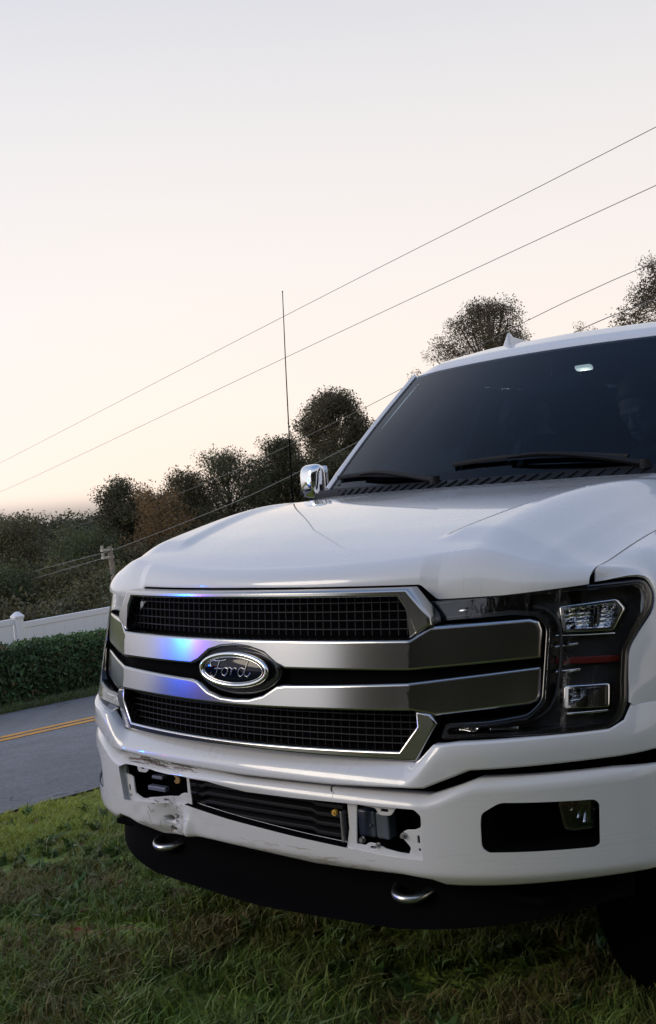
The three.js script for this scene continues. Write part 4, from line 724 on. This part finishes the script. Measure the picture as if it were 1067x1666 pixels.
// --- door mirrors: chrome-capped shell, glass, arm
{
  const shell = () => { const pr = []; for (let j = 0; j <= 14; j++) { const row = []; const v = j / 14 * Math.PI - Math.PI / 2; for (let i = 0; i <= 28; i++) { const u = i / 28 * 6.2832, c = Math.cos(u), s = Math.sin(u), e = 0.5, sx = Math.sign(c) * Math.pow(Math.abs(c), e), sy = Math.sign(s) * Math.pow(Math.abs(s), e), k = Math.pow(Math.cos(v), 0.6); row.push([0.098 * sx * k, 0.125 * sy * k, 0.075 * Math.sin(v)]); } pr.push(row); } return slab((u, v) => { const j = v * 14, a = Math.min(13, Math.floor(j)), b = u * 28, i = Math.min(27, Math.floor(b)), f = j - a, q = b - i; return [0, 1, 2].map(k => mix(mix(pr[a][i][k], pr[a][i + 1][k], q), mix(pr[a + 1][i][k], pr[a + 1][i + 1][k], q), f)); }, 28, 14, 0.003, { crease: 1.2 }); };
  for (const s of [-1, 1]) {
    const m = group('door_mirror', truck); m.position.set(s * 1.118, 1.412, -1.70); m.rotation.y = s * 0.12; m.scale.setScalar(0.59);
    mesh('shell', shell(), M.chrome, m);
    mesh('glass', ext(roundPoly([[-0.083, -0.108], [0.083, -0.108], [0.083, 0.108], [-0.083, 0.108]], 0.03), { depth: 0.006, bevel: 0.001, map: (a, b, d) => [a, b, -0.079 - d] }), M.chrome, m);
    mesh('turn_repeater', box(0.03, 0.05, 0.012, s * 0.070, -0.075, 0.055, 0.005), M.trim, m);
    mesh('arm', join([box(0.16, 0.035, 0.06, -s * 0.13, -0.095, -0.02, 0.012), box(0.05, 0.10, 0.09, -s * 0.195, -0.085, -0.03, 0.012)]), M.trim, m);
  }
}
// --- cab sides, doors, bed
{
  const sx = y => y > 1.27 ? mix(0.985, 0.715, clamp((y - 1.27) / 0.56)) : 1.005 - 0.03 * ((y - 0.9) / 0.45) ** 2;
  for (const s of [-1, 1]) {
    const map = off => (a, b, d) => [s * (sx(b) + off + d), b, a], fix = g => g;
    const body = (name, pts, mat, off, o = {}) => mesh(name, ext(pts, { depth: 0.03, bevel: 0.006, max: 0.1, ...o, map: map(off) }), mat, truck);
    const win1 = roundPoly([[-1.66, 1.29], [-2.54, 1.30], [-2.54, 1.74], [-2.12, 1.76]], 0.03), win2 = roundPoly([[-2.66, 1.30], [-3.44, 1.31], [-3.44, 1.72], [-2.66, 1.74]], 0.03);
    const d1 = body('front_door', roundPoly([[-1.50, 0.52], [-2.60, 0.52], [-2.60, 1.78], [-2.06, 1.80], [-1.52, 1.27]], 0.03), M.paint, 0, { holes: [win1] });
    const d2 = body('rear_door', roundPoly([[-2.61, 0.52], [-3.50, 0.52], [-3.56, 1.10], [-3.52, 1.76], [-2.61, 1.78]], 0.03), M.paint, 0, { holes: [win2] });
    body('side_window', inset(win1, -0.012), M.tint, -0.012, { depth: 0.005, bevel: 0.001 }); body('side_window', inset(win2, -0.012), M.tint, -0.012, { depth: 0.005, bevel: 0.001 });
    body('door_trim', roundPoly([[-1.54, 0.60], [-2.60, 0.60], [-2.60, 1.775], [-2.07, 1.79], [-1.56, 1.28]], 0.03), M.cabin, -0.05, { holes: [win1], depth: 0.02, bevel: 0.003 });
    body('door_trim', roundPoly([[-2.61, 0.60], [-3.80, 0.60], [-3.80, 1.77], [-2.61, 1.775]], 0.03), M.cabin, -0.05, { holes: [win2], depth: 0.02, bevel: 0.003 });
    mesh('pillar_trim', tube([[s * 0.755, 1.36, -1.45], [s * 0.715, 1.56, -1.70], [s * 0.655, 1.80, -2.0]], 0.036, 16, 8), M.cabin, truck);
    for (const [d, z] of [[d1, -2.46], [d2, -3.36]]) mesh('handle', box(0.03, 0.03, 0.17, s * 1.025, 1.16, z, 0.01), M.chrome, d);
    body('rear_pillar', roundPoly([[-3.53, 0.52], [-3.86, 0.52], [-3.86, 1.30], [-3.80, 1.80], [-3.535, 1.78], [-3.575, 1.10]], 0.01), M.paint, -0.004);
    body('sill', [[-1.46, 0.44], [-3.86, 0.44], [-3.86, 0.515], [-1.46, 0.515]], M.trim, -0.01);
    const arch = []; for (let i = 0; i <= 18; i++) { const a = Math.PI * i / 18; arch.push([-4.62 - 0.47 * Math.cos(a) * -1, 0.42 + 0.47 * Math.sin(a)]); }
    body('bed_side', [[-3.89, 0.50], [-3.89, 1.34], [-5.80, 1.34], [-5.80, 0.55], ...arch.map(p => [p[0], Math.max(0.5, p[1])]).sort((p, q) => p[0] - q[0])], M.paint, 0);
    mesh('roof_rail_seal', tube([[s * 0.80, 1.36, -1.44], [s * 0.725, 1.82, -2.02], [s * 0.722, 1.80, -2.6], [s * 0.725, 1.78, -3.8]], 0.012, 30, 6), M.trim, truck);
  }
  mesh('tailgate', box(1.96, 0.82, 0.06, 0, 0.93, -5.80, 0.02), M.paint, truck);
  mesh('bed_floor', join([box(1.9, 0.04, 1.9, 0, 0.80, -4.83), box(1.9, 0.55, 0.04, 0, 1.07, -3.93)]), M.trim, truck);
  const rw = ext(roundPoly([[-0.62, 1.34], [0.62, 1.34], [0.56, 1.74], [-0.56, 1.74]], 0.03), { depth: 0.005, bevel: 0.001, map: (a, b, d) => [a, b, -3.87 + (b - 1.3) * 0.12 + d] }); mesh('rear_window', rw, M.tint, truck);
  mesh('cab_back', ext([[-0.98, 0.5], [0.98, 0.5], [0.98, 1.28], [0.74, 1.80], [-0.74, 1.80], [-0.98, 1.28]], { holes: [roundPoly([[-0.61, 1.35], [0.61, 1.35], [0.55, 1.73], [-0.55, 1.73]], 0.03)], depth: 0.03, bevel: 0.004, map: (a, b, d) => [a, b, -3.86 + Math.max(0, b - 1.3) * 0.12 + d] }), M.paint, truck);
}
// --- wheels, chassis, engine bay
{
  const tyreProf = [[0.245, -0.12], [0.30, -0.135], [0.36, -0.14], [0.395, -0.125], [0.41, -0.09], [0.412, 0], [0.41, 0.09], [0.395, 0.125], [0.36, 0.14], [0.30, 0.135], [0.245, 0.12]].map(p => new THREE.Vector2(p[0], p[1]));
  const tyre = new THREE.LatheGeometry(tyreProf, 48).rotateZ(Math.PI / 2), lug = [];
  for (let i = 0; i < 44; i++) for (const s of [-1, 1]) { const g = new THREE.BoxGeometry(0.105, 0.018, 0.032); g.rotateY(s * 0.35).translate(s * 0.062, 0.412, 0).rotateX(i / 44 * 6.2832 + s * 0.035); lug.push(g); }
  const rimProf = [[0.06, 0.05], [0.09, 0.075], [0.20, 0.06], [0.235, 0.10], [0.252, 0.12], [0.252, -0.1], [0.22, -0.1], [0.22, 0.02]].map(p => new THREE.Vector2(p[0], p[1]));
  const rim = new THREE.LatheGeometry(rimProf, 40).rotateZ(-Math.PI / 2), spokes = []; for (let i = 0; i < 6; i++) { const g = new RoundedBoxGeometry(0.03, 0.19, 0.06, 2, 0.01); g.translate(0.085, 0.13, 0).rotateX(i / 6 * 6.2832); spokes.push(g); }
  const rimG = join([rim, ...spokes, cyl(0.065, 0.04, 0.085, 0, 0, 'x', 20)]), treadG = join([tyre, ...lug]);
  for (const [s, z] of [[-1, -0.95], [1, -0.95], [-1, -4.62], [1, -4.62]]) { const w = group('wheel', truck); w.position.set(s * 0.855, 0.412, z); mesh('tyre', treadG, M.rubber, w); mesh('rim', s > 0 ? rimG : mirrorX(rimG), M.dullMetal, w); }
  mesh('chassis', join([box(0.09, 0.16, 5.3, -0.42, 0.50, -2.95), box(0.09, 0.16, 5.3, 0.42, 0.50, -2.95), box(1.5, 0.08, 0.10, 0, 0.44, -0.75), box(1.6, 0.10, 0.10, 0, 0.42, -4.62), cyl(0.13, 0.3, 0, 0.42, -4.62, 'z', 18), box(1.5, 0.02, 0.75, 0, 0.40, -0.55)]), M.black, truck);
  mesh('engine_bay', join([box(1.28, 0.52, 0.84, 0, 0.76, -0.72, 0.03), box(1.56, 0.60, 0.12, 0, 0.80, -1.28, 0.02), box(1.0, 0.34, 0.10, 0, 0.94, -0.24, 0.02), box(1.58, 0.02, 0.5, 0, 1.04, -0.62, 0.01), box(0.03, 0.3, 0.9, -0.8, 0.97, -0.78), box(0.03, 0.3, 0.9, 0.8, 0.97, -0.78)]), M.black, truck);
}
// --- cabin
{
  mesh('dashboard', slab((u, v) => { const x = mix(-0.84, 0.84, u), p = [[-1.37, 1.36], [-1.50, 1.372], [-1.62, 1.368], [-1.74, 1.335], [-1.78, 1.25], [-1.74, 1.0], [-1.6, 0.7]], t = v * 6, i = Math.min(5, Math.floor(t)), f = t - i; return [x, mix(p[i][1], p[i + 1][1], f) + 0.045 * Math.exp(-(((x - 0.38) / 0.2) ** 2)) * sstep(-1.5, -1.66, mix(p[i][0], p[i + 1][0], f)) * (v < 0.7 ? 1 : 0), mix(p[i][0], p[i + 1][0], f)]; }, 40, 24, 0.02), M.cabin, truck);
  mesh('cabin_floor', join([box(1.86, 0.04, 2.6, 0, 0.56, -2.6), box(1.8, 0.8, 0.04, 0, 0.95, -3.80), box(1.7, 0.9, 0.03, 0, 0.92, -1.42)]), M.cabin, truck);
  const seat = x => { const g = group('front_seat', truck); mesh('cushion', box(0.52, 0.16, 0.52, x, 0.84, -2.38, 0.06), M.seat, g); const b = box(0.52, 0.68, 0.15, 0, 0.34, 0, 0.06); b.rotateX(-0.22).translate(x, 0.88, -2.64); mesh('backrest', b, M.seat, g); const h = box(0.27, 0.19, 0.11, 0, 0, 0, 0.05); h.rotateX(-0.15).translate(x, 1.64, -2.80); mesh('headrest', h, M.seat, g); };
  seat(0.40); seat(-0.40);
  mesh('rear_bench', join([box(1.5, 0.16, 0.5, 0, 0.84, -3.25, 0.05), box(1.5, 0.72, 0.14, 0, 1.2, -3.60, 0.05)]), M.seat, truck);
  const sw = group('steering_wheel', truck); sw.position.set(0.40, 1.215, -1.93); sw.rotation.x = -0.42;
  mesh('rim', new THREE.TorusGeometry(0.185, 0.016, 10, 40), M.cabin, sw); mesh('hub', join([box(0.15, 0.10, 0.05, 0, 0, 0.02, 0.02), box(0.34, 0.03, 0.02, 0, 0, 0.01), box(0.03, 0.17, 0.02, 0, -0.09, 0.01)]), M.cabin, sw);
  mesh('rear_view_mirror', join([box(0.25, 0.07, 0.03, 0.0, 1.70, -1.83, 0.02), cyl(0.012, 0.07, 0, 1.755, -1.81, 'y', 10)]), M.cabin, truck);
  const lampM = mesh('dome_light', ext(roundPoly([[-0.035, -0.014], [0.035, -0.014], [0.035, 0.014], [-0.035, 0.014]], 0.012), { depth: 0.012, bevel: 0.003, map: (a, b, d) => [0.095 + a, 1.762 + d * 0.9 + b * 0.45, -1.915 + b] }), new THREE.MeshStandardMaterial({ color: 0xffffff, emissive: C(1, 0.86, 0.62), emissiveIntensity: 1.6 }), truck);
  const pl = new THREE.PointLight(0xffdfae, 0.02, 3); pl.position.set(0.095, 1.735, -1.925); pl.castShadow = true; truck.add(pl);
}
// ---------------------------------------------------------------- poles and wires
const woodTex = dataTex(256, (u, v) => { const n = 0.6 * vnoise(u * 40, v * 3, 301, 40) + 0.4 * vnoise(u * 90, v * 14, 302, 90); return [0.42 + 0.2 * n, 0.39 + 0.18 * n, 0.36 + 0.16 * n]; }, true, 1);
const poleMat = std(0xffffff, 0.9, 0, { map: woodTex });
function pole(label, x, z, top, lean, arms) {
  const p = thing('utility_pole', label, 'pole', 'utility poles'), y0 = ground(x, z) - 0.2; p.position.set(x, y0, z);
  const h = top - y0; mesh('post', tapered([[0, 0, 0], [lean[0] * h * 0.5, h * 0.5, lean[1] * h * 0.5], [lean[0] * h, h, lean[1] * h]], top < 1 ? 0.075 : 0.15, top < 1 ? 0.06 : 0.11, 10, 10), poleMat, p);
  for (const dy of arms) { const b = mesh('bracket', join([box(0.10, 0.06, 0.34, lean[0] * (h - dy), h - dy, lean[1] * (h - dy) + 0.1, 0.01), cyl(0.035, 0.12, lean[0] * (h - dy), h - dy + 0.06, lean[1] * (h - dy) + 0.24, 'y', 10)]), M.dullMetal, p); }
}
pole('short weathered leaning pole in front of the dark trees', -19.33, -15.61, 0.30, [-0.14, -0.06], [0.08, 0.26]);
pole('wooden utility pole far along the tree line, beyond the leaning pole', -66.0, -39.8, 3.15, [0, 0], [0.2, 1.7]);
pole('wooden utility pole standing past the driver side of the truck', 18.6, -5.1, 8.1, [0, 0], [0.25, 1.3, 2.7, 3.2]);
const wireMat = std(C(0.20, 0.20, 0.205), 0.6);
function wire(label, pts, r) { topMesh('power_line', tube(pts, r, 80, 5), wireMat, label, 'cable', 'overhead lines'); }
wire('thin overhead wire strung highest above the truck', [[18.6, 7.85, -5.1], [-4.68, 6.38, -14.64], [-14.33, 5.86, -18.59], [-47.16, 3.98, -32.06], [-66, 2.95, -39.8]], 0.0065);
wire('thin overhead wire running second from the top', [[18.6, 6.9, -5.1], [-4.76, 5.52, -14.67], [-14.49, 4.86, -18.66], [-47.7, 2.49, -32.29], [-66, 1.45, -39.8]], 0.0065);
wire('thin overhead wire passing behind the rounded treetop and cab roof', [[18.6, 5.45, -5.1], [-5.2, 4.35, -14.85], [-13.55, 3.01, -18.28], [-24, 1.55, -22.57], [-66, -1.6, -39.8]], 0.0065);
wire('thick black cable running just above the cab roof', [[18.6, 4.95, -5.1], [-5.22, 3.79, -14.86], [-7.03, 3.55, -15.6], [-14.01, 1.35, -15.16], [-16.56, 0.79, -15.39], [-19.61, 0.19, -15.72]], 0.008);
wire('slack cable dropping from the top of the leaning pole', [[-19.61, 0.19, -15.72], [-22.76, -0.16, -16.6], [-26.87, -0.66, -17.63], [-66, -4.2, -38.9]], 0.008);
wire('slack cable dropping from the lower bracket of the leaning pole', [[-19.59, 0.07, -15.69], [-26.92, -0.9, -17.63], [-66, -5.0, -38.9]], 0.008);

// ---------------------------------------------------------------- fallen leaves in the lawn
{
  const R = rng(404), leaf = (() => { const o = roundPoly([[0, -0.03], [0.014, -0.016], [0.019, 0.002], [0.010, 0.022], [0, 0.034], [-0.010, 0.022], [-0.019, 0.002], [-0.014, -0.016]], 0.004, 2); return ext(o, { depth: 0.0012, bevel: 0.0003, seg: 1, max: 0.012, map: (a, b, d) => [a, 0.010 * Math.abs(a) / 0.019 + 0.008 * (b / 0.03) ** 2 + d, -b], crease: 1 }); })();
  const brownM = [std(C(0.13, 0.065, 0.028), 0.8), std(C(0.09, 0.052, 0.026), 0.85), std(C(0.15, 0.09, 0.04), 0.8)], redM = std(C(0.26, 0.035, 0.02), 0.7);
  const put = (x, z, m, label, g) => { const o = topMesh('fallen_leaf', leaf, m, label, 'leaf', g); o.position.set(x, ground(x, z) + 0.03, z); o.rotation.set((R() - 0.5) * 0.9, R() * 6.28, (R() - 0.5) * 0.9); o.scale.setScalar(mix(0.5, 0.9, R())); };
  put(-0.98, -0.16, redM, 'red fallen leaf lying in the lawn grass'); 
  for (let i = 0; i < 16; i++) put(mix(-2.3, 0.1, R()), mix(-1.6, 0.5, R()), brownM[i % 3], 'small curled brown leaf lying in the lawn grass', 'brown leaves in the lawn');
}

// ---------------------------------------------------------------- the man in the cab
function fieldMesh(res, c, half, fn) {
  const mc = new MarchingCubes(res, M.cabin, false, false, 120000); mc.isolation = 0; const n = res, hs = n / 2;
  for (let k = 0; k < n; k++) for (let j = 0; j < n; j++) for (let i = 0; i < n; i++) mc.field[i + j * n + k * n * n] = -fn(c[0] + half * (i - hs) / hs, c[1] + half * (j - hs) / hs, c[2] + half * (k - hs) / hs);
  mc.update(); const p = mc.positionArray.slice(0, mc.count * 3), nn = mc.normalArray.slice(0, mc.count * 3);
  for (let i = 0; i < mc.count; i++) { p[i * 3] = c[0] + half * p[i * 3]; p[i * 3 + 1] = c[1] + half * p[i * 3 + 1]; p[i * 3 + 2] = c[2] + half * p[i * 3 + 2]; }
  const g = new THREE.BufferGeometry(); g.setAttribute('position', new THREE.BufferAttribute(p, 3)); const m = mergeVertices(g, 1e-4); m.computeVertexNormals(); return m;
}
const capsule = (p, a, b, ra, rb) => { const ab = [b[0] - a[0], b[1] - a[1], b[2] - a[2]], ap = [p[0] - a[0], p[1] - a[1], p[2] - a[2]], t = clamp((ap[0] * ab[0] + ap[1] * ab[1] + ap[2] * ab[2]) / (ab[0] ** 2 + ab[1] ** 2 + ab[2] ** 2 + 1e-9)); return Math.hypot(ap[0] - ab[0] * t, ap[1] - ab[1] * t, ap[2] - ab[2] * t) - mix(ra, rb, t); };
const ellip = (p, c, r) => { const q = [(p[0] - c[0]) / r[0], (p[1] - c[1]) / r[1], (p[2] - c[2]) / r[2]], l = Math.hypot(...q); return (l - 1) * Math.min(...r); };
const smin = (a, b, k) => { const h = clamp(0.5 + 0.5 * (b - a) / k); return b + (a - b) * h - k * h * (1 - h); };
{
  const who = thing('person', 'person in dark clothing leaning forward behind the wheel of the truck', 'person');
  const skin = std(C(0.34, 0.20, 0.14), 0.55), cloth = std(C(0.02, 0.022, 0.028), 0.9), hairM = std(C(0.018, 0.013, 0.010), 0.7);
  const sh = { L: [0.20, 1.36, -2.20], R: [0.56, 1.34, -2.26] }, el = { L: [0.20, 1.13, -2.02], R: [0.62, 1.12, -2.06] }, wr = { L: [0.27, 1.22, -1.86], R: [0.53, 1.22, -1.86] }, hd = [0.25, 1.58, -2.06];
  // clothed body in one surface: pelvis, belly, chest, shoulders, sleeves, thighs, shins
  const bones = [[[0.40, 0.98, -2.42], [0.39, 1.12, -2.38], 0.155, 0.145], [[0.39, 1.12, -2.38], [0.375, 1.30, -2.28], 0.145, 0.15], [sh.L, sh.R, 0.085, 0.085], [[0.37, 1.36, -2.22], [0.31, 1.44, -2.15], 0.085, 0.062], [sh.L, el.L, 0.066, 0.050], [el.L, wr.L, 0.050, 0.036], [sh.R, el.R, 0.066, 0.050], [el.R, wr.R, 0.050, 0.036], [[0.31, 0.97, -2.40], [0.25, 0.99, -1.98], 0.095, 0.066], [[0.49, 0.97, -2.40], [0.55, 0.99, -1.98], 0.095, 0.066], [[0.25, 0.99, -1.98], [0.27, 0.66, -1.74], 0.064, 0.045], [[0.55, 0.99, -1.98], [0.53, 0.66, -1.74], 0.064, 0.045], [[0.27, 0.64, -1.74], [0.27, 0.625, -1.60], 0.045, 0.035], [[0.53, 0.64, -1.74], [0.53, 0.625, -1.60], 0.045, 0.035]];
  mesh('clothing', fieldMesh(84, [0.40, 1.04, -2.10], 0.56, (x, y, z) => { let d = 9; for (const [a, b, ra, rb] of bones) d = smin(d, capsule([x, y, z], a, b, ra, rb), 0.045); return d; }), cloth, who);
  // head, bowed and turned towards the middle of the dashboard, with neck
  const rot = new THREE.Matrix4().makeRotationFromEuler(new THREE.Euler(0.42, -0.12, 0.12, 'YXZ')), inv = rot.clone().invert(), loc = (x, y, z) => V(x - hd[0], y - hd[1], z - hd[2]).applyMatrix4(inv).toArray();
  const headField = (x, y, z) => {
    const p = loc(x, y, z); let d = ellip(p, [0, 0.03, -0.012], [0.076, 0.098, 0.094]);
    d = smin(d, ellip(p, [0, -0.052, 0.024], [0.056, 0.066, 0.062]), 0.03); d = smin(d, capsule(p, [0, -0.082, 0.058], [0, -0.090, 0.066], 0.022, 0.018), 0.02);
    d = smin(d, capsule(p, [0, 0.010, 0.082], [0, -0.030, 0.103], 0.008, 0.014), 0.012); d = smin(d, capsule(p, [-0.035, 0.022, 0.074], [0.035, 0.022, 0.074], 0.012, 0.012), 0.014);
    for (const s of [-1, 1]) { d = -smin(-d, ellip(p, [s * 0.031, 0.004, 0.094], [0.017, 0.011, 0.016]), 0.008); d = smin(d, ellip(p, [s * 0.031, 0.004, 0.076], [0.013, 0.010, 0.010]), 0.004); d = smin(d, ellip(p, [s * 0.080, -0.004, -0.008], [0.012, 0.032, 0.020]), 0.008); }
    d = smin(d, capsule(p, [-0.022, -0.060, 0.082], [0.022, -0.060, 0.082], 0.007, 0.007), 0.008);
    return smin(d, capsule([x, y, z], [0.31, 1.44, -2.15], [0.285, 1.52, -2.08], 0.056, 0.052), 0.03);
  };
  mesh('head', fieldMesh(80, [0.285, 1.57, -2.07], 0.17, headField), skin, who);
  mesh('hair', fieldMesh(64, [0.28, 1.60, -2.07], 0.16, (x, y, z) => { const p = loc(x, y, z); const cap = ellip(p, [0, 0.036, -0.018], [0.083, 0.103, 0.100]); return Math.max(cap, (p[2] - 0.045) * 0.7 - (p[1] - 0.055) * 0.7, -(p[1] + 0.03)); }), hairM, who);
  // hands closed on the steering wheel: palm, four fingers with two bends, thumb
  for (const [s, w] of [[-1, wr.L], [1, wr.R]]) {
    const sw = (a, r, d) => V(Math.cos(a) * (0.185 + r), Math.sin(a) * (0.185 + r), d).applyEuler(new THREE.Euler(-0.42, 0, 0)).add(V(0.40, 1.215, -1.93)).toArray();
    const a0 = s > 0 ? 0.45 : Math.PI - 0.45, palm = sw(a0, 0.012, -0.030), parts = [[w, palm, 0.030, 0.028]];
    for (let f = 0; f < 4; f++) { const a = a0 + (f - 1.5) * 0.105 * s, L = [0.9, 1.0, 0.95, 0.75][f], k1 = sw(a, 0.032, -0.012), k2 = sw(a, 0.030 * L, 0.020), k3 = sw(a, 0.004, 0.028 * L), k4 = sw(a, -0.018 * L, 0.016); parts.push([palm, k1, 0.014, 0.010], [k1, k2, 0.0095, 0.009], [k2, k3, 0.009, 0.0085], [k3, k4, 0.0085, 0.0078]); }
    const t1 = sw(a0 + 0.24 * s, -0.004, -0.028), t2 = sw(a0 + 0.30 * s, -0.028, -0.008), t3 = sw(a0 + 0.28 * s, -0.026, 0.014); parts.push([palm, t1, 0.014, 0.011], [t1, t2, 0.0105, 0.0095], [t2, t3, 0.0095, 0.008]);
    mesh('hand', fieldMesh(64, palm, 0.11, (x, y, z) => { let d = 9; for (const [a, b, ra, rb] of parts) d = smin(d, capsule([x, y, z], a, b, ra, rb), 0.004); return d; }), skin, who);
  }
}

// ---------------------------------------------------------------- what the paint and chrome mirror: a patrol car on the road and trees behind the photographer
{
  const car = thing('patrol_car', 'dark patrol car with blue and red roof lights stopped on the road facing the truck', 'car');
  car.position.set(-5.6, ground(-5.6, 3.3), 3.3); car.rotation.set(0, Math.PI + 0.10, 0.104); car.rotation.order = 'YZX';
  const bodyM = phys(C(0.012, 0.014, 0.022), 0.3, 0, { clearcoat: 1 });
  const side = roundPoly([[-2.45, 0.36], [-2.50, 0.72], [-2.36, 0.98], [-1.55, 1.05], [2.36, 1.06], [2.48, 0.80], [2.46, 0.40]], 0.08, 4);
  mesh('body', ext(side, { depth: 1.90, bevel: 0.07, seg: 4, max: 0.4, map: (a, b, d) => [d + 0.95, b, -a] }), bodyM, car);
  const cab = roundPoly([[-1.10, 1.02], [-0.45, 1.60], [0.30, 1.70], [1.60, 1.66], [2.20, 1.05]], 0.10, 4);
  mesh('greenhouse', ext(cab, { depth: 1.62, bevel: 0.10, seg: 3, max: 0.4, map: (a, b, d) => [(d + 0.81) * (1 - 0.18 * sstep(1.0, 1.7, b)), b, -a] }), M.gloss, car);
  mesh('roof', ext(roundPoly([[-0.60, -0.30], [0.60, -0.30], [0.60, 1.50], [-0.60, 1.50]], 0.12), { depth: 0.04, bevel: 0.012, map: (a, b, d) => [a, 1.735 + d - 0.05 * ((b - 0.5) / 1.0) ** 2, -b] }), bodyM, car);
  mesh('grille', box(1.1, 0.26, 0.05, 0, 0.72, 2.50, 0.02), M.black, car); mesh('front_bumper', box(1.84, 0.26, 0.16, 0, 0.44, 2.46, 0.06), M.trim, car);
  for (const s of [-1, 1]) mesh('headlight', box(0.34, 0.15, 0.08, s * 0.74, 0.84, 2.43, 0.03), M.milky, car);
  const ty = new THREE.TorusGeometry(0.27, 0.10, 12, 32).rotateY(Math.PI / 2), ri = cyl(0.2, 0.16, 0, 0, 0, 'x', 24);
  for (const [x, z] of [[-0.82, 1.5], [0.82, 1.5], [-0.82, -1.5], [0.82, -1.5]]) { const w = group('wheel', car); w.position.set(x, 0.37, z); mesh('tyre', ty, M.rubber, w); mesh('rim', ri, M.dullMetal, w); }
  const lb = group('light_bar', car);
  mesh('base', box(1.22, 0.05, 0.26, 0, 1.775, -0.35, 0.02), M.trim, lb);
  for (const [x, col, n, I, glow] of [[0.40, C(0.0, 0.11, 1.0), 'blue_lamp', 11, 14], [-0.40, C(1.0, 0.05, 0.03), 'red_lamp', 0.35, 1.4]]) {
    mesh(n, box(0.42, 0.085, 0.22, x, 1.843, -0.35, 0.03), new THREE.MeshStandardMaterial({ color: C(0.02, 0.02, 0.02), emissive: col, emissiveIntensity: glow, roughness: 0.3 }), lb);
    const L = new THREE.PointLight(col, I); L.position.set(x, 1.845, -0.18); L.shadow.radius = 2.5; L.castShadow = true; lb.add(L);
  }
  mesh('centre_cover', box(0.30, 0.07, 0.20, 0, 1.835, -0.35, 0.02), M.trim, lb);
}
const backTrees = [[-3.8, 18.5, 7.5, 6.0], [3.0, 17.0, 9.0, 7.0], [8.6, 14.5, 8.4, 6.8], [13.0, 9.6, 9.2, 7.2], [15.5, 3.4, 8.6, 6.8], [-6.8, 25, 8.5, 7], [0.2, 24, 11, 8], [7.0, 21, 11, 8], [13.5, 16.5, 11, 8], [19.5, 8, 11, 8]];
backTrees.forEach(([x, z, h, w], i) => tree('yard_tree', ['leafy yard tree behind the photographer, mirrored in the truck paint', 'tall leafy yard tree in the row farther behind the photographer'][i < 5 ? 0 : 1], x, z, { top: h, w, bare: 0.12, blobs: 20, per: 12, col: [0.06, 0.055, 0.026], seed: 500 + i, size: 1.9, grp: i < 5 ? 'yard trees nearest the photographer' : 'yard trees in the second row' }));
renderer.render(scene, camera);
